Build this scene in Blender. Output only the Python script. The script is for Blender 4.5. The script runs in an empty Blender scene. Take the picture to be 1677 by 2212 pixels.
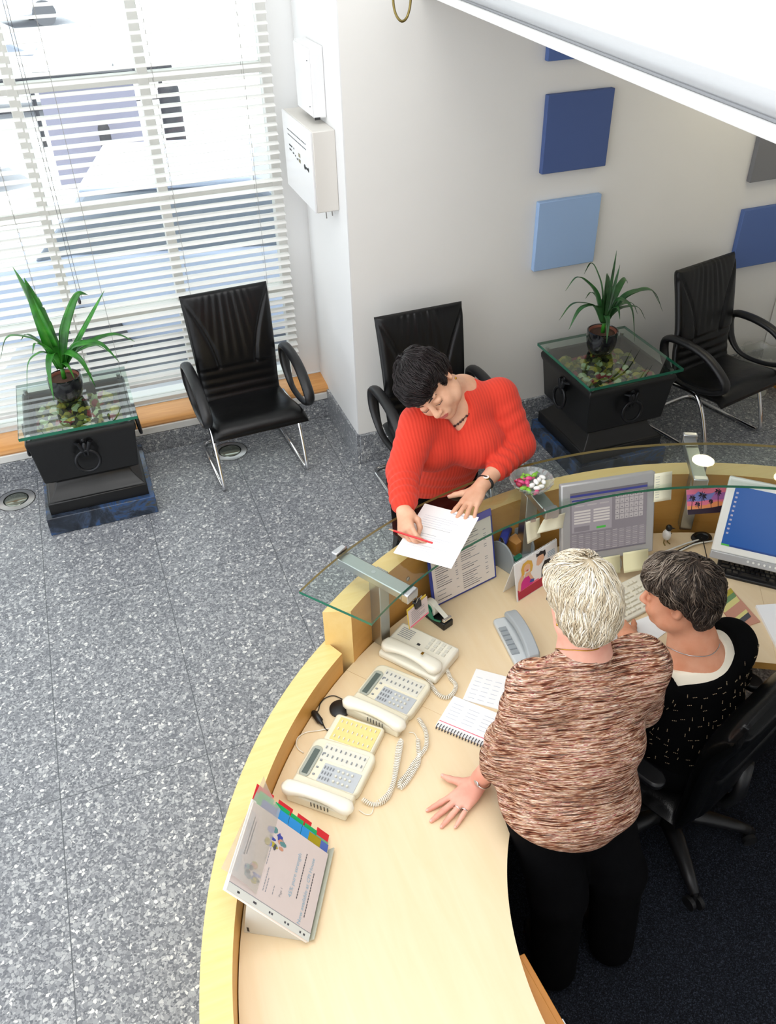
import bpy, bmesh, math, random
import numpy as np
from mathutils import Vector, Matrix, Euler
random.seed(7); rng = np.random.default_rng(7)
S = bpy.context.scene; C = S.collection
PI = math.pi; R_ = math.radians
sin, cos = math.sin, math.cos
V = Vector
# ------------------------------------------------------------------ camera
CAMH = 3.0
FPX = 1846.0834
RM = np.array([[0.93764, -0.34689, -0.02209], [0.0, 0.0, 0.0], [0.0, 0.0, 0.0]])
def _rot(a, b, g):
    cb, sb = cos(b), sin(b)
    Rz = np.array([[cb, -sb, 0], [sb, cb, 0], [0, 0, 1]])
    fwd = np.array([0, cos(a), -sin(a)]); right = np.array([1., 0, 0]); up = np.cross(right, fwd)
    r2 = cos(g)*right + sin(g)*up; u2 = np.cross(r2, fwd)
    return (Rz @ np.stack([r2, u2, fwd]).T).T
RM = _rot(0.65310929, -0.33709459, -0.02781485)
def _ray(u, v): return RM.T @ np.array([(u-838.5)/FPX, -(v-1106.)/FPX, 1.0])
def at(u, v, z=0.0):
    d = _ray(u, v); t = (z-CAMH)/d[2]; return V((t*d[0], t*d[1], z))
def aty(u, v, y):
    d = _ray(u, v); t = y/d[1]; return V((t*d[0], y, CAMH+t*d[2]))
def atx(u, v, x):
    d = _ray(u, v); t = x/d[0]; return V((x, t*d[1], CAMH+t*d[2]))
cam = bpy.data.cameras.new('camera'); camo = bpy.data.objects.new('camera', cam); C.objects.link(camo)
cam.sensor_fit = 'VERTICAL'; cam.sensor_height = 36.0; cam.lens = FPX*36.0/2212.0; cam.clip_start = .05; cam.clip_end = 200
M4 = Matrix.Identity(4)
for i in range(3):
    M4[i][0] = RM[0][i]; M4[i][1] = RM[1][i]; M4[i][2] = -RM[2][i]
M4.translation = V((0, 0, CAMH)); camo.matrix_world = M4; S.camera = camo
# ------------------------------------------------------------------ objects
def link(o, parent=None):
    C.objects.link(o)
    if parent is not None: o.parent = parent
    return o
def tag(o, label=None, cat=None, group=None, kind=None):
    if label: o['label'] = label
    if cat: o['category'] = cat
    if group: o['group'] = group
    if kind: o['kind'] = kind
    return o
def thing(name, label, cat, loc=(0, 0, 0), rz=0.0, group=None, mat=None):
    o = bpy.data.objects.new(name, None); o.empty_display_size = .1; C.objects.link(o)
    if mat is not None: o.matrix_world = mat
    else: o.location = loc; o.rotation_euler = (0, 0, rz)
    return tag(o, label, cat, group)
def dup(root, loc=None, rz=None, label=None, name=None):
    r = root.copy(); C.objects.link(r)
    if loc is not None: r.location = loc
    if rz is not None: r.rotation_euler = (0, 0, rz)
    if label: r['label'] = label
    for ch in list(root.children):
        c = ch.copy(); C.objects.link(c); c.parent = r
        for g in list(ch.children):
            d = g.copy(); C.objects.link(d); d.parent = c
    return r
def frame(o, x, up=(0, 0, 1)):
    """matrix with local x along x, local z near up"""
    x = V(x).normalized(); up = V(up); y = up.cross(x).normalized(); z = x.cross(y)
    m = Matrix.Identity(4)
    for i in range(3): m[i][0] = x[i]; m[i][1] = y[i]; m[i][2] = z[i]
    m.translation = V(o); return m
class MB:
    def __init__(s): s.v = []; s.f = []; s.m = []; s.M = Matrix.Identity(4)
    def at(s, m): s.M = m; return s
    def add(s, vs, fs, mi=0):
        n = len(s.v); s.v += [tuple(s.M @ V(p)) for p in vs]
        s.f += [tuple(i+n for i in f) for f in fs]; s.m += [mi]*len(fs); return s
    def box(s, c, d, mi=0, rz=0, taper=1.0):
        x, y, z = d[0]/2, d[1]/2, d[2]/2; vs = []
        for k in (-1, 1):
            t = taper if k > 0 else 1.0
            for a, b in ((-1, -1), (1, -1), (1, 1), (-1, 1)):
                px, py = a*x*t, b*y*t
                vs.append((c[0]+px*cos(rz)-py*sin(rz), c[1]+px*sin(rz)+py*cos(rz), c[2]+k*z))
        return s.add(vs, [(3, 2, 1, 0), (4, 5, 6, 7), (0, 1, 5, 4), (1, 2, 6, 5), (2, 3, 7, 6), (3, 0, 4, 7)], mi)
    def prism(s, pts, z0, z1, mi=0, axis='z', mi_top=None):
        n = len(pts)
        def P(p, h):
            return (p[0], p[1], h) if axis == 'z' else ((p[0], h, p[1]) if axis == 'y' else (h, p[0], p[1]))
        vs = [P(p, z0) for p in pts]+[P(p, z1) for p in pts]
        s.add(vs, [tuple(range(n-1, -1, -1))], mi)
        n0 = len(s.v)-2*n
        s.f.append(tuple(n0+n+i for i in range(n))); s.m.append(mi if mi_top is None else mi_top)
        for i in range(n):
            j = (i+1) % n; s.f.append((n0+i, n0+j, n0+n+j, n0+n+i)); s.m.append(mi)
        return s
    def lathe(s, prof, seg=24, mi=0, c=(0, 0, 0), cap=True, sy=1.0):
        vs = []; fs = []; n = len(prof)
        for r, z in prof:
            for k in range(seg):
                a = 2*PI*k/seg; vs.append((c[0]+r*cos(a), c[1]+r*sin(a)*sy, c[2]+z))
        for i in range(n-1):
            for k in range(seg):
                k2 = (k+1) % seg; fs.append((i*seg+k, i*seg+k2, (i+1)*seg+k2, (i+1)*seg+k))
        if cap:
            fs.append(tuple(range(seg-1, -1, -1))); fs.append(tuple((n-1)*seg+k for k in range(seg)))
        return s.add(vs, fs, mi)
    def tube(s, pts, r, seg=8, mi=0, closed=False, flat=1.0, up=None):
        pts = [V(p) for p in pts]; n = len(pts); rs = r if isinstance(r, (list, tuple)) else [r]*n
        vs = []; fs = []; N = V(up) if up else None
        for i, p in enumerate(pts):
            if closed: t = (pts[(i+1) % n]-pts[i-1])
            else: t = pts[min(i+1, n-1)]-pts[max(i-1, 0)]
            t = t.normalized() if t.length > 1e-9 else V((0, 0, 1))
            if N is None:
                N = t.cross(V((0, 0, 1)))
                if N.length < .1: N = t.cross(V((1, 0, 0)))
            N = (N-t*N.dot(t)); N = N.normalized() if N.length > 1e-6 else V((1, 0, 0))
            B = t.cross(N)
            for k in range(seg):
                a = 2*PI*k/seg; vs.append(p+N*(rs[i]*cos(a)*flat)+B*(rs[i]*sin(a)))
        for i in range(n if closed else n-1):
            j = (i+1) % n
            for k in range(seg):
                k2 = (k+1) % seg; fs.append((i*seg+k, i*seg+k2, j*seg+k2, j*seg+k))
        if not closed:
            fs.append(tuple(range(seg-1, -1, -1))); fs.append(tuple((n-1)*seg+k for k in range(seg)))
        return s.add(vs, fs, mi)
    def ell(s, c, r, seg=16, rings=10, mi=0):
        prof = [(max(1e-4, sin(PI*i/rings)), -cos(PI*i/rings)) for i in range(rings+1)]
        vs = []; fs = []
        for a, z in prof:
            for k in range(seg):
                t = 2*PI*k/seg; vs.append((c[0]+r[0]*a*cos(t), c[1]+r[1]*a*sin(t), c[2]+r[2]*z))
        for i in range(rings):
            for k in range(seg):
                k2 = (k+1) % seg; fs.append((i*seg+k, i*seg+k2, (i+1)*seg+k2, (i+1)*seg+k))
        return s.add(vs, fs, mi)
    def arc(s, ci, ri, co, ro, a0, a1, z0, z1, n=64, mi=0, mi_top=None, mi_in=None, mi_out=None):
        """curved wall between an inner and an outer circle, angles in degrees"""
        mt = mi if mi_top is None else mi_top; mn = mi if mi_in is None else mi_in; mo = mi if mi_out is None else mi_out
        vs = []
        for i in range(n+1):
            a = R_(a0+(a1-a0)*i/n)
            for c, r in ((ci, ri), (co, ro)):
                for z in (z0, z1): vs.append((c[0]+r*cos(a), c[1]+r*sin(a), z))
        fs = []; ms = []
        for i in range(n):
            b = 4*i; t = b+4
            for f, q in (((b+1, b+3, t+3, t+1), mt), ((b, t, t+2, b+2), mi), ((b, b+1, t+1, t), mn), ((b+2, t+2, t+3, b+3), mo)):
                fs.append(f); ms.append(q)
        fs += [(0, 2, 3, 1), (4*n, 4*n+1, 4*n+3, 4*n+2)]; ms += [mi, mi]
        n0 = len(s.m); s.add(vs, fs, 0); s.m[n0:] = ms; return s
    def build(s, name, mats, parent=None, smooth=False, bevel=0, seg=2, loc=None, subsurf=0, fix=True):
        me = bpy.data.meshes.new(name); me.from_pydata(s.v, [], s.f)
        mats = mats if isinstance(mats, (list, tuple)) else [mats]
        for m in mats: me.materials.append(MAT[m] if isinstance(m, str) else m)
        me.polygons.foreach_set('material_index', s.m)
        if fix:
            bm = bmesh.new(); bm.from_mesh(me); bmesh.ops.recalc_face_normals(bm, faces=bm.faces); bm.to_mesh(me); bm.free()
        if smooth is True: me.polygons.foreach_set('use_smooth', [True]*len(me.polygons))
        elif smooth:
            me.polygons.foreach_set('use_smooth', [True]*len(me.polygons))
            try: me.set_sharp_from_angle(angle=R_(smooth))
            except Exception: pass
        o = bpy.data.objects.new(name, me); link(o, parent)
        if loc is not None: o.location = loc
        if bevel:
            b = o.modifiers.new('bevel', 'BEVEL'); b.width = bevel; b.segments = seg; b.limit_method = 'ANGLE'; b.angle_limit = R_(35)
            me.polygons.foreach_set('use_smooth', [True]*len(me.polygons))
            try: me.set_sharp_from_angle(angle=R_(50))
            except Exception: pass
        if subsurf:
            b = o.modifiers.new('subdivision', 'SUBSURF'); b.levels = subsurf; b.render_levels = subsurf
        return o
def catmull(pts, n=8, closed=False):
    pts = [V(p) for p in pts]; out = []; m = len(pts)
    rngi = range(m if closed else m-1)
    for i in rngi:
        p1, p2 = pts[i], pts[(i+1) % m]
        p0 = pts[i-1] if (closed or i > 0) else p1*2-p2
        p3 = pts[(i+2) % m] if (closed or i < m-2) else p2*2-p1
        for k in range(n):
            t = k/n; out.append(.5*((2*p1)+(p2-p0)*t+(2*p0-5*p1+4*p2-p3)*t*t+(3*p1-p0-3*p2+p3)*t*t*t))
    if not closed: out.append(pts[-1])
    return out
def rrect(x, y, w, h, r, n=5):
    out = []
    for cx, cy, a0 in ((x+w-r, y+r, -90), (x+w-r, y+h-r, 0), (x+r, y+h-r, 90), (x+r, y+r, 180)):
        for i in range(n+1):
            a = R_(a0+90*i/n); out.append((cx+r*cos(a), cy+r*sin(a)))
    return out
class Print:
    """flat printed marks lying on a surface: origin, two edge vectors, thin layers"""
    def __init__(s, o, eu, ev, nrm=None, step=.0003):
        s.o = V(o); s.u = V(eu); s.w = V(ev); s.n = (V(nrm) if nrm else s.u.cross(s.w)).normalized(); s.step = step
        s.mb = MB(); s.k = 0; s.mats = []
    def mi(s, m):
        if m not in s.mats: s.mats.append(m)
        return s.mats.index(m)
    def pt(s, a, b): return s.o+s.u*a+s.w*b+s.n*(s.step*(1+s.k))
    def poly(s, pts, m, layer=None):
        if layer is not None: s.k = layer
        vs = [s.pt(a, b) for a, b in pts]; s.mb.add(vs, [tuple(range(len(vs)))], s.mi(m)); return s
    def rect(s, x, y, w, h, m, layer=None): return s.poly([(x, y), (x+w, y), (x+w, y+h), (x, y+h)], m, layer)
    def disc(s, x, y, rx, ry, m, layer=None, n=16):
        return s.poly([(x+rx*cos(2*PI*i/n), y+ry*sin(2*PI*i/n)) for i in range(n)], m, layer)
    def build(s, name, parent=None): return s.mb.build(name, s.mats, parent, fix=False)
def text_mb(mb, txt, size, m4, mi=0, space=1.0):
    cu = bpy.data.curves.new('lettering', 'FONT'); cu.body = txt; cu.size = size; cu.resolution_u = 2; cu.space_character = space
    o = bpy.data.objects.new('lettering', cu); C.objects.link(o)
    bpy.context.view_layer.update()
    me = bpy.data.meshes.new_from_object(o.evaluated_get(bpy.context.evaluated_depsgraph_get()))
    vs = [m4 @ v.co for v in me.vertices]; fs = [tuple(p.vertices) for p in me.polygons]
    M = mb.M; mb.M = Matrix.Identity(4); mb.add(vs, fs, mi); mb.M = M
    bpy.data.objects.remove(o); bpy.data.curves.remove(cu); bpy.data.meshes.remove(me)
# ------------------------------------------------------------------ materials
MAT = {}
def srgb(h):
    if isinstance(h, str):
        h = h.lstrip('#'); c = [int(h[i:i+2], 16)/255 for i in (0, 2, 4)]
    else: c = h
    return tuple((x/12.92 if x <= .04045 else ((x+.055)/1.055)**2.4) for x in c)+(1.0,)
def pm(name, col, rough=.5, metal=0.0, noise=0.0, nscale=40.0, bump=0.0, bscale=200.0, spec=.5, coat=0.0, emit=None, estr=0.0, sss=0.0, sheen=0.0):
    m = bpy.data.materials.new(name); m.use_nodes = True; nt = m.node_tree; b = nt.nodes['Principled BSDF']
    c = srgb(col); b.inputs['Base Color'].default_value = c; b.inputs['Roughness'].default_value = rough; b.inputs['Metallic'].default_value = metal
    b.inputs['Specular IOR Level'].default_value = spec
    if coat: b.inputs['Coat Weight'].default_value = coat; b.inputs['Coat Roughness'].default_value = .1
    if sheen: b.inputs['Sheen Weight'].default_value = sheen
    if sss:
        b.inputs['Subsurface Weight'].default_value = sss; b.inputs['Subsurface Radius'].default_value = (.01, .004, .002); b.inputs['Subsurface Scale'].default_value = 1.0
    if emit: b.inputs['Emission Color'].default_value = srgb(emit); b.inputs['Emission Strength'].default_value = estr
    L = nt.links
    if noise or bump:
        tc = nt.nodes.new('ShaderNodeTexCoord')
    if noise:
        n = nt.nodes.new('ShaderNodeTexNoise'); n.inputs['Scale'].default_value = nscale; n.inputs['Detail'].default_value = 4
        L.new(tc.outputs['Object'], n.inputs['Vector'])
        mx = nt.nodes.new('ShaderNodeMix'); mx.data_type = 'RGBA'
        mx.inputs[6].default_value = tuple(max(0, x*(1-noise)) for x in c[:3])+(1,); mx.inputs[7].default_value = tuple(min(1, x*(1+noise)) for x in c[:3])+(1,)
        L.new(n.outputs['Fac'], mx.inputs[0]); L.new(mx.outputs[2], b.inputs['Base Color'])
    if bump:
        n2 = nt.nodes.new('ShaderNodeTexNoise'); n2.inputs['Scale'].default_value = bscale; n2.inputs['Detail'].default_value = 3
        L.new(tc.outputs['Object'], n2.inputs['Vector'])
        bp = nt.nodes.new('ShaderNodeBump'); bp.inputs['Strength'].default_value = bump; bp.inputs['Distance'].default_value = .002
        L.new(n2.outputs['Fac'], bp.inputs['Height']); L.new(bp.outputs['Normal'], b.inputs['Normal'])
    MAT[name] = m; return m
def nodes(name):
    m = bpy.data.materials.new(name); m.use_nodes = True; MAT[name] = m; nt = m.node_tree
    def N(t, **kw):
        n = nt.nodes.new('ShaderNode'+t)
        for k, v in kw.items():
            if k.startswith('i_'):
                key = k[2:]; key = int(key) if key.isdigit() else key.replace('_', ' ')
                n.inputs[key].default_value = v
            else: setattr(n, k, v)
        return n
    return m, nt, N, nt.links.new, nt.nodes['Principled BSDF']
def ramp(N, stops, interp='LINEAR'):
    r = N('ValToRGB'); e = r.color_ramp; e.interpolation = interp
    while len(e.elements) < len(stops): e.elements.new(.5)
    for el, (p, c) in zip(e.elements, stops): el.position = p; el.color = srgb(c)
    return r
def glass(name, tint, edge_rough=0.02, refl=1.0, ior=1.45, milk=0.0):
    m, nt, N, L, b = nodes(name); nt.nodes.remove(b)
    tr = N('BsdfTransparent'); tr.inputs['Color'].default_value = srgb(tint)
    gl = N('BsdfGlossy'); gl.inputs['Roughness'].default_value = edge_rough
    fr = N('Fresnel'); fr.inputs['IOR'].default_value = ior
    mu = N('Math', operation='MULTIPLY'); mu.inputs[1].default_value = refl
    ge = N('NewGeometry'); iv = N('Math', operation='SUBTRACT'); iv.inputs[0].default_value = 1.0; L(ge.outputs['Backfacing'], iv.inputs[1]); m3 = N('Math', operation='MULTIPLY'); L(fr.outputs[0], m3.inputs[0]); L(iv.outputs[0], m3.inputs[1])
    mx = N('MixShader'); L(m3.outputs[0], mu.inputs[0]); L(mu.outputs[0], mx.inputs[0]); L(tr.outputs[0], mx.inputs[1]); L(gl.outputs[0], mx.inputs[2])
    out = mx.outputs[0]
    if milk:
        df = N('BsdfDiffuse'); df.inputs['Color'].default_value = (.9, .92, .91, 1); m4 = N('MixShader'); m4.inputs[0].default_value = milk; L(out, m4.inputs[1]); L(df.outputs[0], m4.inputs[2]); out = m4.outputs[0]
    L(out, nt.nodes['Material Output'].inputs['Surface'])
# floor: grey terrazzo chips, thin joints
m, nt, N, L, b = nodes('terrazzo')
tc = N('TexCoord')
dn = N('TexNoise', i_Scale=30.0, i_Detail=2.0); L(tc.outputs['Object'], dn.inputs['Vector'])
dv = N('VectorMath', operation='SCALE'); dv.inputs['Scale'].default_value = .02; L(dn.outputs['Color'], dv.inputs[0])
av = N('VectorMath', operation='ADD'); L(tc.outputs['Object'], av.inputs[0]); L(dv.outputs[0], av.inputs[1])
v1 = N('TexVoronoi', feature='F1', i_Scale=76.0); L(av.outputs[0], v1.inputs['Vector'])
e1 = N('TexVoronoi', feature='DISTANCE_TO_EDGE', i_Scale=76.0); L(av.outputs[0], e1.inputs['Vector'])
v2 = N('TexVoronoi', feature='F1', i_Scale=150.0); L(tc.outputs['Object'], v2.inputs['Vector'])
sx = N('SeparateColor'); L(v1.outputs['Color'], sx.inputs[0])
sx2 = N('SeparateColor'); L(v2.outputs['Color'], sx2.inputs[0])
r1 = ramp(N, [(0.0, '#6c6f75'), (.35, '#84878b'), (.62, '#9c9fa2'), (.82, '#b4b6b7'), (1.0, '#dcdcd8')]); L(sx.outputs[0], r1.inputs[0])
r2 = ramp(N, [(0.0, '#5d6066'), (.5, '#7c7f84'), (1.0, '#acaeb0')]); L(sx2.outputs[0], r2.inputs[0])
sel = N('Math', operation='GREATER_THAN'); sel.inputs[1].default_value = .45; L(sx.outputs[1], sel.inputs[0])
edge = N('Math', operation='GREATER_THAN'); edge.inputs[1].default_value = .07; L(e1.outputs['Distance'], edge.inputs[0])
mm = N('Math', operation='MULTIPLY'); L(sel.outputs[0], mm.inputs[0]); L(edge.outputs[0], mm.inputs[1])
mx = N('Mix', data_type='RGBA'); L(mm.outputs[0], mx.inputs[0]); L(r2.outputs[0], mx.inputs[6]); L(r1.outputs[0], mx.inputs[7])
br = N('TexBrick', offset=0.0, i_Scale=1.0); br.inputs['Mortar Size'].default_value = .0022; br.inputs['Brick Width'].default_value = .6; br.inputs['Row Height'].default_value = 1.2; br.inputs['Mortar Smooth'].default_value = .3
L(tc.outputs['Object'], br.inputs['Vector'])
mj = N('Mix', data_type='RGBA'); mj.inputs[7].default_value = srgb('#54585c'); L(br.outputs['Fac'], mj.inputs[0]); L(mx.outputs[2], mj.inputs[6])
L(mj.outputs[2], b.inputs['Base Color']); b.inputs['Roughness'].default_value = .28; b.inputs['Specular IOR Level'].default_value = .45
# baseboard: same stone polished
m2 = m.copy(); m2.name = 'terrazzo_skirting'; MAT['terrazzo_skirting'] = m2
for n in m2.node_tree.nodes:
    if n.type == 'TEX_BRICK': n.inputs['Mortar Size'].default_value = 0.0
# wood
def wood(name, c0, c1, axis=(1, 14, 14), rough=.35, scale=3.0, amt=.5):
    m, nt, N, L, b = nodes(name); tc = N('TexCoord'); mp = N('Mapping'); mp.inputs['Scale'].default_value = axis
    L(tc.outputs['Object'], mp.inputs['Vector'])
    n = N('TexNoise', i_Scale=scale, i_Detail=6.0, i_Roughness=.6, i_Distortion=.8); L(mp.outputs[0], n.inputs['Vector'])
    r = ramp(N, [(.5-amt/2, c0), (.5+amt/2, c1)]); L(n.outputs['Fac'], r.inputs[0]); L(r.outputs[0], b.inputs['Base Color'])
    b.inputs['Roughness'].default_value = rough; return m
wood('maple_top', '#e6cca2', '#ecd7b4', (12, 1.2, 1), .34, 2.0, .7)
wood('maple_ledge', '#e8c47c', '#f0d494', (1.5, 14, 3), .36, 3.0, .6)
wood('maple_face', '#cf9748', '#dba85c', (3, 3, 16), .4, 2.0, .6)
wood('orange_wood', '#c98436', '#d6933f', (3, 3, 14), .4, 2.0)
wood('sill_wood', '#c98a4b', '#e0a768', (1, 12, 12), .3, 3.0)
# marble of the plinths
m, nt, N, L, b = nodes('blue_marble'); tc = N('TexCoord')
n = N('TexNoise', i_Scale=5.0, i_Detail=8.0, i_Roughness=.65, i_Distortion=1.5); L(tc.outputs['Object'], n.inputs['Vector'])
r = ramp(N, [(.3, '#1b1e25'), (.45, '#2a323f'), (.53, '#3a475c'), (.58, '#2d4f80'), (.63, '#4a4a40'), (.75, '#22262f')]); L(n.outputs['Fac'], r.inputs[0])
L(r.outputs[0], b.inputs['Base Color']); b.inputs['Roughness'].default_value = .2
# black carpet
m, nt, N, L, b = nodes('carpet'); tc = N('TexCoord')
n = N('TexNoise', i_Scale=260.0, i_Detail=3.0); L(tc.outputs['Object'], n.inputs['Vector'])
r = ramp(N, [(.35, '#0f1014'), (.55, '#1f2229'), (.72, '#3d434f')]); L(n.outputs['Fac'], r.inputs[0]); L(r.outputs[0], b.inputs['Base Color'])
b.inputs['Roughness'].default_value = .95; b.inputs['Specular IOR Level'].default_value = .1
bp = N('Bump', i_Strength=.5, i_Distance=.004); L(n.outputs['Fac'], bp.inputs['Height']); L(bp.outputs[0], b.inputs['Normal'])
# leather with folds
def leather(name, col, rough=.34):
    m, nt, N, L, b = nodes(name); tc = N('TexCoord')
    n1 = N('TexNoise', i_Scale=9.0, i_Detail=3.0); L(tc.outputs['Object'], n1.inputs['Vector'])
    v = N('TexVoronoi', i_Scale=300.0); L(tc.outputs['Object'], v.inputs['Vector'])
    ad = N('Math', operation='MULTIPLY_ADD'); ad.inputs[1].default_value = .08; L(v.outputs['Distance'], ad.inputs[0]); L(n1.outputs['Fac'], ad.inputs[2])
    bp = N('Bump', i_Strength=.35, i_Distance=.008); L(ad.outputs[0], bp.inputs['Height']); L(bp.outputs[0], b.inputs['Normal'])
    b.inputs['Base Color'].default_value = srgb(col); b.inputs['Roughness'].default_value = rough; b.inputs['Specular IOR Level'].default_value = .3
leather('black_leather', '#0e0e0f', .3)
leather('office_leather', '#0a0a0b', .28)
# knits
m, nt, N, L, b = nodes('melange_knit'); tc = N('TexCoord')
def streak(sx, sz, det, rot):
    mp = N('Mapping', vector_type='TEXTURE'); mp.inputs['Scale'].default_value = (1/sx, 1/sx, 1/sz); mp.inputs['Rotation'].default_value = rot; L(tc.outputs['Object'], mp.inputs['Vector'])
    n = N('TexNoise', i_Scale=1.0, i_Detail=det, i_Roughness=.65, i_Distortion=.4); L(mp.outputs[0], n.inputs['Vector']); return n
n1 = streak(14, 300, 2.0, (R_(-36), R_(9), 0)); n2 = streak(20, 200, 2.0, (R_(-36), R_(8), 0)); n3 = streak(40, 520, 2.0, (R_(-36), R_(10), 0))
hue = ramp(N, [(.34, '#6a3e30'), (.42, '#a8735c'), (.48, '#cfa98c'), (.54, '#f2e2ce'), (.585, '#a83a4c'), (.62, '#d9b9a2'), (.70, '#f6ecdf')]); L(n2.outputs['Fac'], hue.inputs[0])
dk = ramp(N, [(.35, '#3a251f'), (.42, '#8a5a4a'), (.48, '#dfcab8'), (.60, '#ffffff')]); L(n1.outputs['Fac'], dk.inputs[0])
f3 = ramp(N, [(.38, '#6b5048'), (.52, '#ffffff')]); L(n3.outputs['Fac'], f3.inputs[0])
ma = N('Mix', data_type='RGBA', blend_type='MULTIPLY'); ma.inputs[0].default_value = .82; L(hue.outputs[0], ma.inputs[6]); L(dk.outputs[0], ma.inputs[7])
mb_ = N('Mix', data_type='RGBA', blend_type='MULTIPLY'); mb_.inputs[0].default_value = .6; L(ma.outputs[2], mb_.inputs[6]); L(f3.outputs[0], mb_.inputs[7])
L(mb_.outputs[2], b.inputs['Base Color']); b.inputs['Roughness'].default_value = .9; b.inputs['Specular IOR Level'].default_value = .15
bp = N('Bump', i_Strength=.7, i_Distance=.004); L(n1.outputs['Fac'], bp.inputs['Height']); L(bp.outputs[0], b.inputs['Normal'])
m, nt, N, L, b = nodes('red_ribbed_knit'); tc = N('TexCoord'); sp = N('SeparateXYZ'); L(tc.outputs['Object'], sp.inputs[0])
mu = N('Math', operation='MULTIPLY'); mu.inputs[1].default_value = 2*PI/.0125
wx = N('TexNoise', i_Scale=5.0, i_Detail=1.0); L(tc.outputs['Object'], wx.inputs['Vector'])
wa = N('Math', operation='MULTIPLY_ADD'); wa.inputs[1].default_value = .02; L(wx.outputs['Fac'], wa.inputs[0]); L(sp.outputs['X'], wa.inputs[2]); L(wa.outputs[0], mu.inputs[0])
sn = N('Math', operation='SINE'); L(mu.outputs[0], sn.inputs[0])
r = ramp(N, [(.0, '#d23d2d'), (1.0, '#da4432')]); mr = N('MapRange'); mr.inputs[1].default_value = -1; L(sn.outputs[0], mr.inputs[0]); L(mr.outputs[0], r.inputs[0]); L(r.outputs[0], b.inputs['Base Color'])
bp = N('Bump', i_Strength=.22, i_Distance=.003); L(sn.outputs[0], bp.inputs['Height']); L(bp.outputs[0], b.inputs['Normal'])
b.inputs['Roughness'].default_value = .85; b.inputs['Specular IOR Level'].default_value = .15; b.inputs['Sheen Weight'].default_value = .1
# hair
def hairm(name, stops, rough=.45):
    m, nt, N, L, b = nodes(name); tc = N('TexCoord')
    n = N('TexNoise', i_Scale=24.0, i_Detail=2.0, i_Roughness=.5); L(tc.outputs['Object'], n.inputs['Vector'])
    at_ = N('Attribute', attribute_name='tone'); mx_ = N('Mix'); mx_.inputs[0].default_value = .72; L(n.outputs['Fac'], mx_.inputs[2]); L(at_.outputs['Fac'], mx_.inputs[3])
    r = ramp(N, stops); L(mx_.outputs[0], r.inputs[0]); L(r.outputs[0], b.inputs['Base Color'])
    b.inputs['Roughness'].default_value = rough; b.inputs['Specular IOR Level'].default_value = .4
hairm('black_hair', [(.3, '#120d0d'), (.7, '#2b2122')], .4)
hairm('blond_hair', [(.3, '#b9a689'), (.45, '#dccdb1'), (.6, '#f0e6d2'), (.75, '#faf5ea')], .45)
hairm('brown_grey_hair', [(.3, '#241c17'), (.46, '#473a31'), (.58, '#766759'), (.72, '#a99c8e')], .5)
# skin
def skin(name, c0, c1):
    m, nt, N, L, b = nodes(name); tc = N('TexCoord')
    n = N('TexNoise', i_Scale=14.0, i_Detail=5.0); L(tc.outputs['Object'], n.inputs['Vector'])
    r = ramp(N, [(.35, c0), (.65, c1)]); L(n.outputs['Fac'], r.inputs[0]); L(r.outputs[0], b.inputs['Base Color'])
    b.inputs['Roughness'].default_value = .5; b.inputs['Specular IOR Level'].default_value = .35
    b.inputs['Subsurface Weight'].default_value = .12; b.inputs['Subsurface Radius'].default_value = (.012, .005, .003); b.inputs['Subsurface Scale'].default_value = .6
skin('skin_pale', '#d49f80', '#e2b294'); skin('skin_rosy', '#dd9a86', '#eab09b'); skin('skin_tan', '#cf8a68', '#dda081')
# foliage
m, nt, N, L, b = nodes('leaf'); tc = N('TexCoord')
n = N('TexNoise', i_Scale=14.0, i_Detail=3.0); L(tc.outputs['Object'], n.inputs['Vector'])
r = ramp(N, [(.3, '#1f5220'), (.55, '#2f7d22'), (.75, '#4f9c34')]); L(n.outputs['Fac'], r.inputs[0]); L(r.outputs[0], b.inputs['Base Color'])
b.inputs['Roughness'].default_value = .35
m, nt, N, L, b = nodes('leaf_dark'); tc = N('TexCoord')
n = N('TexNoise', i_Scale=14.0, i_Detail=3.0); L(tc.outputs['Object'], n.inputs['Vector'])
r = ramp(N, [(.3, '#1e4420'), (.55, '#2f6130'), (.75, '#4f8445')]); L(n.outputs['Fac'], r.inputs[0]); L(r.outputs[0], b.inputs['Base Color'])
b.inputs['Roughness'].default_value = .35
# moss and dried flowers under the table glass
m, nt, N, L, b = nodes('moss'); tc = N('TexCoord')
n = N('TexVoronoi', i_Scale=28.0); L(tc.outputs['Object'], n.inputs['Vector']); sc = N('SeparateColor'); L(n.outputs['Color'], sc.inputs[0])
r = ramp(N, [(.0, '#3c3a22'), (.3, '#8d8d45'), (.55, '#c9b34e'), (.75, '#d7dfb6'), (.9, '#a0383c')], 'CONSTANT'); L(sc.outputs[0], r.inputs[0]); L(r.outputs[0], b.inputs['Base Color'])
b.inputs['Roughness'].default_value = .9
glass('sleeve_film', '#e2e0dc', .12, 1.5, milk=.28); glass('clear_glass', '#f6faf8'); glass('shelf_glass', '#f7fbf9', refl=1.0); glass('table_glass', '#ebf4ef', refl=1.0, ior=2.6); glass('crystal', '#f4f8f6', .04, 3.0, milk=.12); glass('clear_film', '#f3f3f1', .15, 1.2, milk=.12)
pm('glass_edge', '#1f6a52', .15); pm('glass_edge_bronze', '#8c7743', .25)
pm('wall_paint', '#ebe9e4', .8, noise=.02, nscale=3); pm('white_paint', '#e9e9e8', .6, noise=.01, nscale=5); pm('bulkhead_paint', '#f6f6f5', .6)
pm('trim_grey', '#b4b6b8', .5); pm('trim_white', '#f4f4f2', .45); pm('trim_groove', '#8e8f92', .6)
pm('frame_white', '#e2e1dc', .45); pm('slat', '#ecebe7', .4); pm('cord', '#8d8a86', .8); pm('cord_dark', '#4a4a4d', .7)
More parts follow.
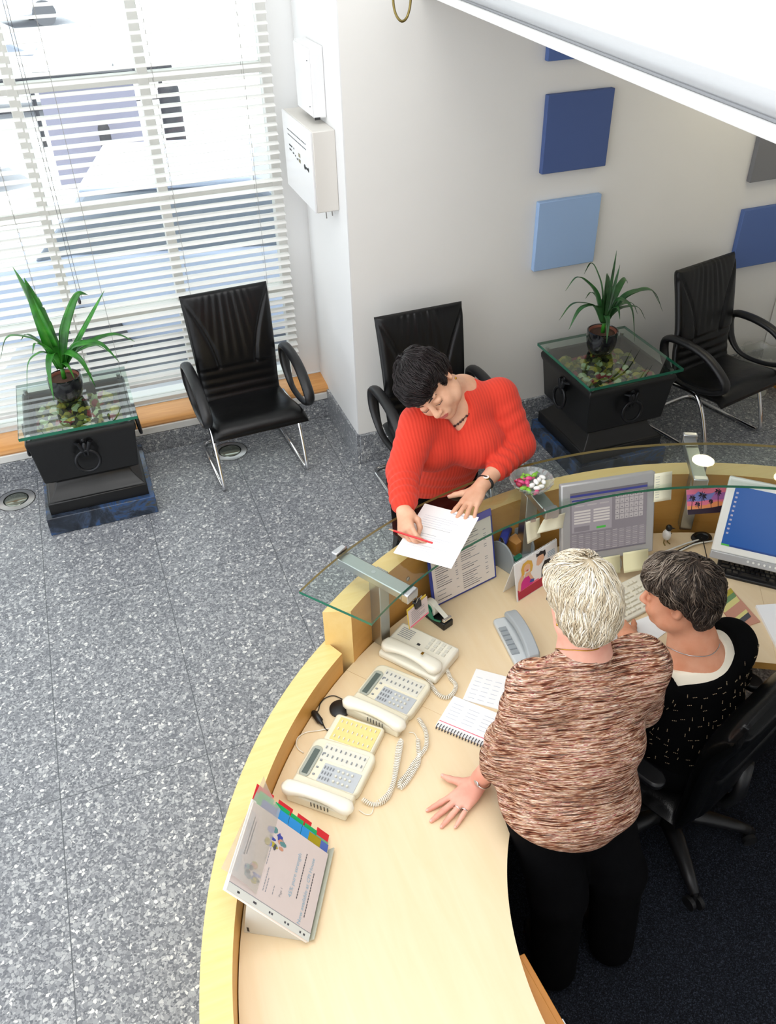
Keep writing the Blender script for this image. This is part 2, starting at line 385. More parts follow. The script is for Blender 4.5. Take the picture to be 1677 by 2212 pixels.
pm('box_white', '#e6e6e6', .35); pm('box_beige', '#d6d2cb', .45); pm('ink', '#2a2a2c', .6); pm('gold', '#c79a3f', .25, 1.0); pm('brass_dark', '#8a7a4a', .3, 1.0)
pm('panel_dark_blue', '#4a5f92', .75, bump=.15, bscale=500); pm('panel_blue', '#566fa8', .75, bump=.15, bscale=500); pm('panel_light_blue', '#9fbce2', .75, bump=.15, bscale=500); pm('panel_grey', '#7c7c80', .75, bump=.15, bscale=500)
pm('panel_side', '#5b80c8', .75); pm('panel_side_light', '#a6c8ee', .75)
pm('chrome', '#e6e6e8', .08, 1.0); pm('steel', '#c6c8ca', .28, 1.0); pm('brushed', '#b9bcbb', .35, 1.0); pm('plastic_black', '#151517', .4, bump=.05); pm('rubber', '#0e0e10', .6)
pm('iron_black', '#0a0a0b', .38, noise=.15, nscale=30, bump=.08, bscale=60); pm('iron', '#26272a', .35, .6); pm('ceramic_black', '#0c0d12', .08, coat=.6); pm('soil', '#4a3123', .95, noise=.4, nscale=60, bump=.6, bscale=90); pm('terracotta', '#8a5240', .8)
pm('phone_cream', '#e3dcc4', .38); pm('phone_white', '#e9e4d3', .35); pm('phone_grey', '#b9bdc0', .4); pm('phone_key', '#d9d6c8', .4); pm('phone_key_dark', '#8f9296', .4); pm('lcd', '#56605a', .2); pm('lcd_frame', '#a9aca0', .3); pm('key_card', '#e8cf86', .5); pm('shadow_slot', '#55524a', .7)
pm('coil', '#efe9da', .4); pm('device_grey', '#aab0b3', .35); pm('device_light', '#ccd1d2', .35); pm('device_keys', '#989fa3', .4)
pm('paper', '#f7f7f6', .7); pm('paper_warm', '#efe7e0', .7); pm('paper_pink', '#d3c6c2', .6); pm('print_grey', '#8f9096', .8); pm('print_dark', '#4c4b50', .8); pm('print_pale', '#c6cbd6', .8); pm('print_blue', '#92b3c6', .8); pm('print_pink', '#ef6f86', .7); pm('print_yellow', '#d9cf86', .8)
pm('sticky', '#efe9bd', .8); pm('sticky_pale', '#f0edd2', .8); pm('folder_blue', '#2b3d99', .4); pm('folder_purple', '#6e68bd', .4)
pm('pencil_red', '#d31f26', .35); pm('pencil_wood', '#e0b083', .6); pm('lip', '#c46a62', .45); pm('brow', '#2c211d', .8); pm('brow_grey', '#6b5a50', .8); pm('lash', '#231a18', .7); pm('nail', '#e9b3a4', .25)
pm('black_cloth', '#070708', .95, spec=.06); pm('trouser_black', '#08080a', .95, bump=.1, spec=.08); pm('cream_cloth', '#efe6d3', .85); pm('bead', '#a58f70', .35); pm('necklace_bead', '#3c1f1e', .25); pm('white_tag', '#f1f1ee', .7)
pm('tape_translucent', '#e8e6d8', .35); pm('tape_green', '#2f8a6c', .3); pm('clip_black', '#121214', .3); pm('card_yellow', '#e3c54c', .6)
pm('mon_grey', '#b3b3b2', .35, .3); pm('mon_white', '#e9e9e2', .35); pm('mon_dark', '#6f7074', .4); pm('keys_beige', '#e8e2cf', .5); pm('keys_black', '#17181b', .4); pm('kb_black', '#101114', .45)
pm('tab_red', '#d42a35', .35); pm('tab_green', '#10a860', .35); pm('tab_blue', '#2a8fd6', .35); pm('tab_navy', '#4a68b4', .35); pm('tab_olive', '#a29216', .35); pm('tab_sage', '#6da987', .4); pm('holder_grey', '#d6d8d2', .4); pm('holder_edge', '#b6b7a5', .45)
pm('candy_white', '#f4f3ee', .3); pm('candy_green', '#7fb93a', .3); pm('candy_pink', '#d14a7e', .3); pm('candy_red', '#a02442', .3)
def screenm(name, col, e=.62):
    m = pm(name, col, .3); b = m.node_tree.nodes['Principled BSDF']; b.inputs['Base Color'].default_value = (.01, .01, .01, 1)
    b.inputs['Emission Color'].default_value = srgb(col); b.inputs['Emission Strength'].default_value = e
for n_, c_ in (('scr_mauve', '#8a8286'), ('scr_grey', '#a59da0'), ('scr_line', '#bbb3b0'), ('scr_blue', '#3b3f8c'), ('scr_cream', '#d9d0c8'), ('scr_green', '#53b84a'), ('scr_dark', '#706a70'), ('desk_blue', '#1a5aa8'), ('desk_blue_dark', '#12418a'), ('scr_icon', '#b9b4c8')): screenm(n_, c_)
for n_, c_ in (('pic_purple', '#b06cb0'), ('pic_pink', '#ee7d98'), ('pic_orange', '#f59a62'), ('pic_dark', '#2c1a2e'), ('pic_blue', '#7f86c8'), ('pic_hair', '#e2b04a'), ('pic_skin', '#e9b795'), ('pic_magenta', '#d51f8a'), ('pic_crimson', '#b3233f'), ('pic_black', '#1d1a1d'), ('pic_white', '#f5f3f2'), ('pic_navy', '#3d4aa0'), ('pic_teal', '#5b8a8c'), ('pic_olive', '#b3a53a'), ('pic_green', '#6d8f5f'), ('pic_tan', '#c89078')): pm(n_, c_, .5)
pm('asphalt', '#dadbe0', .9, noise=.03, nscale=2); pm('car_silver', '#c9ccd6', .3, .2); pm('car_blue', '#c0cae4', .3, .2); pm('car_white', '#e6e8ec', .3); pm('car_glass', '#7c8494', .1); pm('tyre', '#55565c', .7); pm('bollard', '#303138', .6); pm('street_wall', '#7f7e90', .8); pm('ext_white', '#eceef2', .8)  # car_glass and tyre lightened: window veil and overexposure put into their colour
pm('lens_warm', '#fff3b0', .4, emit='#fff4d2', estr=36.0); pm('uplight_glass', '#8f958b', .12, .9); pm('dark_void', '#050506', .9)
# ================================================================== SETTING
YB, YW, XJ, XR = 4.248, 5.05, 1.315, 4.315
def struct(name, mb, mats, parent=None, **kw):
    o = mb.build(name, mats, parent, **kw)
    if parent is None: o['kind'] = 'structure'
    return o
struct('floor', MB().box((1.5, 1.2, -.05), (10, 8, .1)), 'terrazzo')
mb = MB(); mb.lathe([(1.30, 0), (1.30, .006)], 72, c=(1.5, .73, 0))
struct('floor_carpet', mb, 'carpet')
struct('wall_back', MB().box(((XJ+5.8)/2, YB+.45, 3.0), (5.8-XJ, .9, 6.0)), 'wall_paint')
struct('wall_side', MB().box((XJ-.003, (YB+YW)/2-.0005, 3.0), (.006, YW-YB-.001, 6.0)), 'white_paint')
struct('wall_right', MB().box((XR+.15, 1.3, 3.0), (.3, 5.88, 6.0)), 'wall_paint')
mb = MB(); mb.box((XJ-.07, YW+.10, 3.1), (.15, .18, 5.75)); mb.box((-.9, YW+.1, .12), (4.44, .2, .24)); mb.box((-.9, YW+.1, 5.0), (4.44, .2, 2.0))
struct('wall_window', mb, 'white_paint')
mb = MB(); mb.box((XJ-.01, (YB+4.86)/2-.006, .102), (.022, 4.86-YB+.012, .204)); struct('baseboard_side', mb, 'terrazzo_skirting', bevel=.003)
struct('baseboard_back', MB().box(((XJ+XR)/2, YB-.011, .102), (XR-XJ, .022, .204)), 'terrazzo_skirting', bevel=.003)
struct('baseboard_window', MB().box((-.9, YW-.09, .065), (4.4, .2, .13)), 'terrazzo_skirting', bevel=.003)
struct('baseboard_right', MB().box((XR-.008, 1.3, .05), (.016, 5.86, .1)), 'orange_wood', bevel=.003)
# sill: white front strip and a rounded wooden board
mb = MB(); mb.box((-.9, YW-.085, .157), (4.42, .21, .05)); struct('trim_1', mb, 'frame_white', bevel=.006)
mb = MB()
prof = [(4.868, .183), (4.862, .195), (4.868, .212), (4.89, .222), (5.045, .238), (5.045, .183)]
mb.prism(prof, -3.1, XJ-.002, axis='x'); struct('trim_2', mb, 'sill_wood', smooth=40)
# window with mullions and panes
w = MB()
zs = [.24, .859, 1.485, 2.116, 2.746, 3.376, 4.0]; xs = [1.145, .487, -.166, -.819, -1.472, -2.125, -2.9]
yf = 5.10
for x in xs: w.box((x, yf, 2.12), (.055, .076, 3.76))
for z in zs: w.box((-.88, yf, z), (4.1, .07, .05))
wo = struct('window_1', w, 'frame_white', bevel=.004)
g = MB()
for i in range(len(xs)-1):
    for j in range(len(zs)-1): g.box(((xs[i]+xs[i+1])/2, yf+.012, (zs[j]+zs[j+1])/2), (xs[i]-xs[i+1]-.055, .005, zs[j+1]-zs[j]-.05))
g.build('pane', 'clear_glass', wo)
# mezzanine edge over the counter
e0 = V((1.734, YB-.002)); d_ = V((1.441-1.707, 1.531-3.998)).normalized(); e1 = e0+d_*6.4
nrm = V((d_.y, -d_.x));  nrm = nrm if nrm.x < 0 else -nrm
def strip(off0, off1, z0, z1, mat, name):
    a, b = e0+nrm*off0, e1+nrm*off0; c, d = e1+nrm*off1, e0+nrm*off1
    struct(name, MB().prism([tuple(a), tuple(b), tuple(c), tuple(d)], z0, z1), mat, bevel=.004 if 'trim' in name else 0)
struct('ceiling_mezzanine', MB().prism([tuple(e0), tuple(e1), (XR-.002, e1.y), (XR-.002, YB-.002)], 2.5, 2.8), 'bulkhead_paint')
struct('wall_mezzanine', MB().prism([tuple(e0), tuple(e1), tuple(e1-nrm*.12), tuple(e0-nrm*.12)], 2.8, 3.9), 'bulkhead_paint')
strip(.0, .018, 2.5, 2.532, 'trim_white', 'trim_3')
strip(.0, .004, 2.532, 2.541, 'trim_groove', 'trim_4')
mb = MB(); pr_ = [(0.0, 2.541)]+[(.018*sin(PI*i/8)**.7, 2.541+.050*i/8) for i in range(1, 8)]+[(0.0, 2.591)]
vs = []; 
for q in (e0, e1):
    for o_, z in pr_: p = q+nrm*o_; vs.append((p.x, p.y, z))
n = len(pr_); mb.add(vs, [(i, i+1, n+i+1, n+i) for i in range(n-1)]+[tuple(range(n)), tuple(range(2*n-1, n-1, -1))])
struct('trim_5', mb, 'trim_grey', smooth=50)
# high closed ceiling over the hall, without an opening
mb = MB()
mb.box((1.5, 1.2, 6.05), (7.6, 8.2, .1))
struct('ceiling', mb, 'white_paint')
struct('wall_rear', MB().box((1.5, -2.75, 3.0), (7.0, .1, 6.0)), 'white_paint')
# recessed downlights in the mezzanine soffit (mirrored in the glass shelf)
def downlight(x, y, label):
    t = thing('recessed_downlight', label, 'ceiling light', (x, y, 2.5), group='downlights in the mezzanine soffit')
    MB().lathe([(.075, -.004), (.085, -.004), (.085, .0), (.075, .0)], 24, cap=False).build('trim_ring', 'chrome', t)
    MB().lathe([(.073, -.003), (.073, -.001)], 24).build('lens', 'lens_warm', t)
downlight(3.613, 3.806, 'round warm recessed downlight in the mezzanine soffit, second from the right wall')
downlight(3.98, 3.43, 'round warm recessed downlight in the mezzanine soffit, nearest the right wall')
# ================================================================== BLINDS
def blind(name, x0, x1, zb, label, tassel):
    t = thing('venetian_blind', label, 'blind', ((x0+x1)/2, 4.98, 0), group='venetian blinds on the tall window')
    w = x1-x0; m = MB(); z = zb+.05; n = 0
    while z < 4.0:
        rot = .17+.02*sin(n*1.7)
        m.at(Matrix.Translation((0, 0, z)) @ Matrix.Rotation(rot, 4, 'X'))
        m.add([(-w/2, -.025, -.003), (w/2, -.025, -.003), (w/2, -.009, .0012), (-w/2, -.009, .0012), (w/2, .009, .0012), (-w/2, .009, .0012), (w/2, .025, -.003), (-w/2, .025, -.003),
               (-w/2, -.025, -.0052), (w/2, -.025, -.0052), (w/2, 0, -.0008), (-w/2, 0, -.0008), (w/2, .025, -.0052), (-w/2, .025, -.0052)],
              [(0, 1, 2, 3), (3, 2, 4, 5), (5, 4, 6, 7), (9, 8, 11, 10), (10, 11, 13, 12), (0, 8, 9, 1), (7, 6, 12, 13)])
        z += .0492; n += 1
    m.build('slats', 'slat', t, fix=False)
    MB().box((0, 0, zb+.012), (w, .052, .022)).build('bottom_rail', 'slat', t, bevel=.004)
    MB().box((0, 0, 4.03), (w, .06, .05)).build('headrail', 'slat', t)
    for fx in (-.36, .02, .38):
        c = MB()
        for dy in (-.027, .027): c.tube([(fx*w, dy, zb+.02), (fx*w, dy, 4.0)], .0011, 5)
        c.build('ladder_cord', 'cord', t)
    c = MB()
    for dx in (0, .018): c.tube([(tassel[0]-(x0+x1)/2+dx, -.034, tassel[1]+.02), (tassel[0]-(x0+x1)/2+dx*.6, -.034, 4.0)], .0012, 5)
    c.build('pull_cord', 'cord_dark', t)
    MB().lathe([(.003, .03), (.007, .022), (.009, 0), (.006, -.012)], 10, c=(tassel[0]-(x0+x1)/2, -.034, tassel[1])).build('tassel', 'cord_dark', t, smooth=True)
    return t
ts = aty(172, 652, 4.945)
blind('r', -.150, 1.153, .42, 'white venetian blind behind the black armchair in the window bay', (ts.x, ts.z))
blind('l', -1.47, -.158, .375, 'white venetian blind at the left edge of the picture behind the potted plant', (-.62, 1.2))
# ================================================================== OUTSIDE
struct('floor_outside', MB().box((2, 26, -.4), (60, 41, .2)), 'asphalt')
struct('trim_kerb', MB().box((2.0, 5.75, -.2), (12, .3, .2)), 'ext_white')
def car(label, x, y, rz, paint, L=4.1):
    t = thing('car', label, 'car', (x, y, -.3), rz, 'cars parked outside the window')
    W = 1.66; s = L/4.1
    side = [(-2.0, .28), (-2.05, .55), (-1.95, .78), (-1.3, .92), (-.55, .96), (1.25, .98), (1.9, .9), (2.03, .6), (2.0, .28)]
    b = MB(); b.prism([(p[0]*s, p[1]) for p in side], -W/2, W/2, axis='y'); b.build('bodywork', paint, t, bevel=.07, seg=3)
    cab = MB(); z0, z1 = .94, 1.40
    lo = [(-.95*s, -.76), (1.55*s, -.76), (1.55*s, .76), (-.95*s, .76)]; hi = [(-.1*s, -.6), (1.1*s, -.6), (1.1*s, .6), (-.1*s, .6)]
    cab.add([(x_, y_, z0) for x_, y_ in lo]+[(x_, y_, z1) for x_, y_ in hi], [(3, 2, 1, 0), (4, 5, 6, 7), (0, 1, 5, 4), (1, 2, 6, 5), (2, 3, 7, 6), (3, 0, 4, 7)])
    cab.build('windows', 'car_glass', t, bevel=.03)
    MB().box((.5*s, 0, 1.41), (1.28*s, 1.24, .05)).build('roof', paint, t, bevel=.02)
    for sx in (-1.25, 1.25):
        for sy in (-.78, .78):
            wl = MB(); wl.at(Matrix.Translation((sx*s, sy, .3)) @ Matrix.Rotation(PI/2, 4, 'X')); wl.lathe([(.16, -.09), (.29, -.1), (.3, -.07), (.3, .07), (.29, .1), (.16, .09)], 20); wl.build('wheel', 'tyre', t, smooth=40)
    for sy in (-.55, .55): MB().box((-1.96*s, sy, .68), (.1, .32, .14)).build('headlamp', 'mon_white', t, bevel=.02)
    MB().box((-2.03*s, 0, .5), (.04, .8, .16)).build('grille', 'tyre', t)
    return t
car('pale silver car seen through the upper left of the blinds, farthest up the street', -1.0, 27.5, R_(12), 'car_silver')
car('white car parked in the middle distance behind the left blind', -.9, 17.0, R_(172), 'car_white')
car('pale car with dark windows at the left edge of the window, nearest on that side', -2.6, 12.4, R_(200), 'car_white')
car('pale blue car just outside the window above the black armchair', 1.3, 7.15, R_(166), 'car_blue')
wa, wb = at(140, 432, -.3)+V((0, .45, 0)), at(338, 414, -.3)+V((0, .45, 0))
struct('wall_outside', MB().prism([(wa.x, wa.y), (wb.x, wb.y), (wb.x, wb.y+.25), (wa.x, wa.y+.25)], -.3, .95), 'street_wall')
struct('trim_outside', MB().prism([(wa.x-.02, wa.y-.04), (wb.x+.02, wb.y-.04), (wb.x+.02, wb.y+.29), (wa.x-.02, wa.y+.29)], .95, 1.02), 'bollard')
for u, v, top, lab in ((395, 388, 1.1, 'dark grey street post beyond the right half of the blinds'), (252, 412, .75, 'thin dark grey street post beyond the middle of the blinds')):
    p = at(u, v, -.3)
    t = thing('street_post', lab, 'post', (p.x, p.y, -.3)); r = .13 if top > 1 else .07
    MB().lathe([(r, 0), (r, top), (r*.8, top+.04)], 16).build('shaft', 'bollard', t, smooth=40)
    MB().lathe([(r*1.5, 0), (r*1.5, .06), (r*1.1, .08)], 16).build('base_collar', 'bollard', t, smooth=40)
t = thing('handrail', 'dark horizontal railing on the street beyond the blinds', 'railing', (.2, 14.2, -.3))
for z in (.55, .95): MB().tube([(-4.2, 0, z), (1.6, 0, z)], .03, 8).build('rail', 'bollard', t)
for x in (-4.0, -2.2, -.4, 1.4): MB().tube([(x, 0, 0), (x, 0, 1.0)], .03, 8).build('baluster', 'bollard', t)
# ================================================================== WALL THINGS
def panel(label, x0, z0, w, h, mat, side):
    t = tag(MB().box((0, 0, 0), (w, .035, h)).build('wall_panel', [mat], None, bevel=.004), label, 'wall panel', 'square fabric panels on the back wall')
    t.location = (x0+w/2, YB-.0185, z0+h/2); return t
panel('light blue square panel on the wall, below the dark blue one', 2.413, 1.072, .397, .395, 'panel_light_blue', 0)
panel('dark blue square panel between the light blue one and the cut-off top one', 2.413, 1.618, .397, .395, 'panel_dark_blue', 0)
panel('blue square panel mostly hidden behind the white mezzanine edge', 2.393, 2.170, .397, .30, 'panel_blue', 0)
panel('grey square panel at the right edge of the picture', 3.84, 1.40, .39, .39, 'panel_grey', 0)
panel('blue square panel above the armchair by the right wall', 3.85, .858, .40, .375, 'panel_blue', 0)
# electrical boxes on the side wall
t = thing('meter_cabinet', 'upper white wall cabinet, smaller and plain, beside the window', 'wall box', (XJ-.006, 4.655, 1.955), group='cabinets on the side wall')
MB().box((-.033, 0, .163), (.066, .295, .326)).build('housing', 'box_white', t, bevel=.006)
MB().box((-.069, 0, .163), (.008, .28, .308)).build('door', 'box_white', t, bevel=.003)
for z in (.05, .26): MB().lathe([(.004, 0), (.004, .003)], 8).at(Matrix.Identity(4)).build('screw', 'ink', t, loc=(-.0735, -.11, z))
MB().box((-.05, -.148, .0), (.03, .002, .012)).build('cable_gland', 'ink', t)
t = thing('alarm_panel', 'lower and larger beige wall cabinet with black markings, beside the window', 'wall box', (XJ-.006, 4.658, 1.525), group='cabinets on the side wall')
MB().box((-.06, 0, .2), (.12, .562, .402)).build('housing', 'box_beige', t, bevel=.005)
MB().box((-.125, 0, .2), (.012, .558, .398)).build('door', 'box_white', t, bevel=.003)
p = Print((-.1315, .279, 0.001), (0, -.558, 0), (0, 0, .398), (-1, 0, 0))
for r_, (zz, n0, n1) in enumerate(((.80, .18, .80), (.735, .18, .80))):
    x = n0
    while x < n1: p.rect(x, zz, .03, .014, 'ink'); x += .044
for zz, xx, ww in ((.60, .2, .12), (.60, .36, .03), (.545, .2, .08), (.53, .32, .05), (.52, .40, .03), (.5, .46, .05)): p.rect(xx, zz, ww, .022, 'ink')
p.rect(.53, .56, .07, .05, 'brass_dark'); p.rect(.53, .49, .07, .045, 'brass_dark')
p.disc(.74, .50, .03, .035, 'ink'); p.rect(.76, .485, .1, .03, 'ink'); p.disc(.86, .5, .02, .03, 'ink')
p.build('panel_markings', t)
c = MB()
for k, x in enumerate((-.02, -.045)): c.tube([(x, -.2+.03*k, 0), (x+.004, -.2+.03*k, -.05-.02*k)], .003, 6)
c.build('loose_wire', 'cord', t)
pts = [aty(850, -40, 4.12), aty(850, 5, 4.12), aty(856, 32, 4.11), aty(868, 46, 4.10), aty(880, 36, 4.11), aty(887, 5, 4.12), aty(886, -40, 4.13), V((1.60, 4.243, 2.66))]
t = tag(MB().tube(catmull(pts, 8), .006, 8).build('cable_loop', 'brass_dark', smooth=True), 'tan cable hanging in a loop from above near the wall corner', 'cable')
# ================================================================== IN-FLOOR LIGHTS
def uplight(u, v, label):
    p = at(u, v, 0)
    t = thing('floor_uplight', label, 'floor light', (p.x, p.y, 0), group='round lights set in the terrazzo floor')
    MB().lathe([(.073, .001), (.073, .005), (.100, .003), (.108, .001)], 32, cap=False).build('bezel', 'steel', t, smooth=40)
    MB().lathe([(.0745, .002), (.06, .006), (.03, .0085), (.001, .009)], 32).build('lens', 'uplight_glass', t, smooth=True)
    MB().lathe([(.112, .0006), (.112, .0012)], 32).build('gasket', 'iron_black', t)
uplight(35, 1080, 'round steel floor light beside the marble plinth, near the left edge')
uplight(497, 975, 'round steel floor light under the armchair in the window bay')
# ================================================================== COFFEE TABLES
def coffee_table(loc, label, rz=0.0):
    t = thing('coffee_table', label, 'table', loc, rz, 'black pedestal tables with glass tops')
    def sq(prof, name, mat, bev=.004, ax=.30):
        m = MB(); vs = []; fs = []; n = len(prof)
        for h, z in prof: vs += [(-h, -h, z), (h, -h, z), (h, h, z), (-h, h, z)]
        for i in range(n-1):
            for k in range(4):
                k2 = (k+1) % 4; fs.append((4*i+k, 4*i+k2, 4*i+4+k2, 4*i+4+k))
        fs += [(3, 2, 1, 0), tuple(4*(n-1)+k for k in range(4))]
        m.add(vs, fs); return m.build(name, mat, t, bevel=bev)
    sq([(.272, 0), (.272, .072), (.262, .076), (.255, .085), (.235, .105), (.212, .135), (.200, .16), (.205, .172), (.225, .178), (.225, .19)], 'pedestal', 'iron_black')
    # tapering box, open at the top
    m = MB(); vs = []
    prof = [(.238, .19), (.255, .20), (.276, .43), (.286, .452), (.288, .475), (.280, .492), (.252, .492), (.250, .47), (.245, .41)]
    for h, z in prof: vs += [(-h, -h, z), (h, -h, z), (h, h, z), (-h, h, z)]
    fs = [(3, 2, 1, 0), tuple(4*(len(prof)-1)+k for k in range(4))]
    for i in range(len(prof)-1):
        for k in range(4): fs.append((4*i+k, 4*i+(k+1) % 4, 4*i+4+(k+1) % 4, 4*i+4+k))
    m.add(vs, fs); m.build('box', 'iron_black', t, bevel=.006)
    # spacer feet and glass top
    for sx in (-1, 1):
        for sy in (-1, 1): MB().lathe([(.012, .492), (.012, .517)], 10, c=(sx*.26, sy*.26, 0)).build('glass_spacer', 'steel', t)
    m = MB(); m.prism([(-.305, -.305), (.305, -.305), (.305, .305), (-.305, .305)], .517, .535, mi=1); m.m[0] = 0; m.m[1] = 0
    m.build('glass_top', ['table_glass', 'glass_edge'], t, fix=False)
    # ring handles on lion-like brackets, one per side
    for k in range(4):
        a = k*PI/2; M = Matrix.Rotation(a, 4, 'Z') @ Matrix.Translation((0, -.268, .37))
        b = MB().at(M)
        b.tube([(-.045, -.004, .055), (-.028, -.03, .06), (-.014, -.03, .02), (-.008, -.022, -.02)], [.008, .011, .012, .009], 8)
        b.tube([(.045, -.004, .055), (.028, -.03, .06), (.014, -.03, .02), (.008, -.022, -.02)], [.008, .011, .012, .009], 8)
        b.ell((0, -.022, .025), (.02, .016, .034), 12, 8); b.ell((0, -.012, .068), (.012, .01, .016), 10, 6); b.box((0, -.006, .035), (.03, .014, .09))
        br = b.build('handle_bracket', 'iron', t, smooth=50)
        r = MB().at(M); r.tube([(.062*sin(2*PI*i/28), -.030-.012*(1-cos(2*PI*i/28))*.5, -.048+.062*cos(2*PI*i/28)) for i in range(28)], .0095, 8, closed=True)
        r.build('ring', 'iron', br, smooth=True)
    return t
def plinth(loc, label):
    t = tag(MB().box((0, 0, .0575), (.60, .60, .115)).build('marble_plinth', 'blue_marble', bevel=.004), label, 'plinth', 'blue marble plinths under the tables')
    t.location = loc; return t
T1 = V((-.245, 4.505, 0)); T2 = V((2.745, 3.835, 0))
plinth(T1+V((0, -.005, 0)), 'blue marble plinth under the table in front of the window')
plinth(T2, 'blue marble plinth under the table beside the armchair at the right wall')
coffee_table(T1+V((0, 0, .115)), 'black pedestal table with ring handles in front of the window blinds')
coffee_table(T2+V((0, 0, .115)), 'black pedestal table with ring handles between the red-jumper person and the right wall')
def moss(T, seed, label):
    r = random.Random(seed); m = MB()
    m.box((0, 0, -.008), (.46, .46, .01))
    for i in range(170):
        x, y = r.uniform(-.2, .2), r.uniform(-.2, .2); a = r.uniform(.014, .034); m.ell((x, y, r.uniform(0, .02)), (a, a*r.uniform(.7, 1), a*.8), 8, 5)
    o = tag(m.build('dried_moss', 'moss', smooth=True), label, 'dried moss', kind='stuff'); o.location = (T.x, T.y, .115+.43); return o
moss(T1, 3, 'dried moss and flower heads inside the table in front of the window')
moss(T2, 4, 'dried moss and flower heads inside the table near the right wall')
# ================================================================== POTTED PLANTS
def blade(m, pts, w, fold=.25, twist=0.0):
    pts = catmull(pts, 7); n = len(pts); vs = []; fs = []
    for i, p in enumerate(pts):
        t = (pts[min(i+1, n-1)]-pts[max(i-1, 0)]).normalized()
        s = t.cross(V((0, 0, 1)))
        if s.length < .15: s = t.cross(V((.3, .9, 0)))
        s.normalize(); s = Matrix.Rotation(twist, 3, t) @ s; u = s.cross(t).normalized()
        f = i/(n-1); ww = w*(min(1, .45+f*2.2))*max(.02, (1-f**2.6))
        for k, (a, b) in enumerate(((-1, 1), (-.5, .42), (0, 0), (.5, .42), (1, 1))):
            vs.append(p+s*(a*ww)+u*(b*ww*fold))
    for i in range(n-1):
        for k in range(4): fs.append((5*i+k, 5*i+k+1, 5*i+6+k, 5*i+5+k))
    m.add(vs, fs); return m
def plant(base, rim_r, h, label, leaves, mat, bushy=0):
    t = thing('potted_plant', label, 'plant', base, group='potted dracaenas on the glass tables')
    r = rim_r
    MB().lathe([(.0, 0), (r*.66, 0), (r*.76, h*.04), (r*.95, h*.38), (r*1.01, h*.7), (r, h), (r*.93, h+.003), (r*.90, h*.985), (r*.9, h*.86), (0.001, h*.86)], 32, cap=False).build('pot', 'ceramic_black', t, smooth=50)
    MB().lathe([(.001, h*.90), (r*.5, h*.905), (r*.9, h*.88), (r*.9, h*.84), (.001, h*.84)], 24, cap=False).build('soil', 'soil', t, smooth=True)
    MB().lathe([(r*.86, h*.87), (r*.90, h*.93), (r*.915, h*.96), (r*.89, h*.985), (r*.84, h*.97), (r*.8, h*.88)], 24, cap=False).build('nursery_pot', 'terracotta', t, smooth=True)
    MB().tube([(0, 0, h*.86), (.002, .001, h+.03), (.0, .0, h+.08)], [.013, .012, .009], 10).build('stem', 'leaf', t, smooth=True)
    for pts, w, tw in leaves:
        m = MB(); blade(m, [V(p)-V(base) for p in pts], w*(1.3 if mat == 'leaf' else 1.15), .28, tw)
        o = m.build('leaf', mat, t, smooth=True, fix=False)
        s = o.modifiers.new('solidify', 'SOLIDIFY'); s.thickness = .0012
    return t
def leafset(base, h, specs):
    c = V(base)+V((0, 0, h+.03)); out = []
    for (u, v, dy, w, lift, tw) in specs:
        tip = aty(u, v, base[1]+dy); s = c+V(((tip.x-c.x)*.06, (tip.y-c.y)*.06, .02))
        mid = (c+tip)/2+V((0, 0, lift)); q = c.lerp(mid, .5)+V((0, 0, lift*.35)); q2 = mid.lerp(tip, .55)+V((0, 0, lift*.38))
        out.append(([s, q, mid, q2, tip], w, tw))
    return out
P1 = at(152, 868, .651)+V((0, .05, 0)); P1.z = .6505
L1 = leafset(P1, .135, [(28, 577, .06, .036, .03, 1.2), (52, 600, .03, .034, .02, .6), (82, 640, .05, .026, .02, .9), (225, 628, -.02, .016, .0, .6), (190, 636, .1, .02, .12, .9),
    (292, 738, .03, .017, .10, .2), (258, 782, -.10, .019, .14, .3), (0, 778, -.05, .02, .17, .2), (58, 845, -.05, .012, .16, .1), (117, 868, -.17, .019, .17, .1), (207, 836, -.16, .019, .15, .2), (45, 735, .08, .017, .09, .3), (105, 690, .15, .016, .06, .5), (170, 745, .12, .014, .03, .8), (162, 820, -.10, .010, .07, 0), (235, 760, .12, .014, .08, .2), (70, 765, -.12, .014, .10, .2)])
plant(tuple(P1), .09, .135, 'potted dracaena with tall upright leaves on the table in front of the window', L1, 'leaf')
P2 = at(1306, 768, .651)+V((0.0, .05, 0)); P2.z = .6505
L2 = leafset(P2, .14, [(1333, 541, .08, .012, .0, .8), (1340, 572, .06, .012, .0, .5), (1222, 628, .0, .018, .15, .3), (1262, 592, .1, .018, .16, .4), (1208, 692, -.06, .014, .12, .2), (1229, 712, -.12, .022, .13, .1), (1432, 672, .02, .016, .17, .2),
    (1425, 655, .06, .016, .14, .2), (1372, 738, -.13, .018, .20, .1), (1311, 742, -.16, .015, .10, .1), (1357, 612, .1, .02, .10, .6), (1312, 590, .12, .026, .05, .7), (1265, 645, .12, .014, .09, .3), (1378, 678, .15, .010, .10, .2), (1395, 690, .1, .010, .10, .2), (1340, 690, -.1, .014, .09, .2)])
plant(tuple(P2), .09, .14, 'potted dracaena with arching leaves on the table near the right wall', L2, 'leaf_dark')
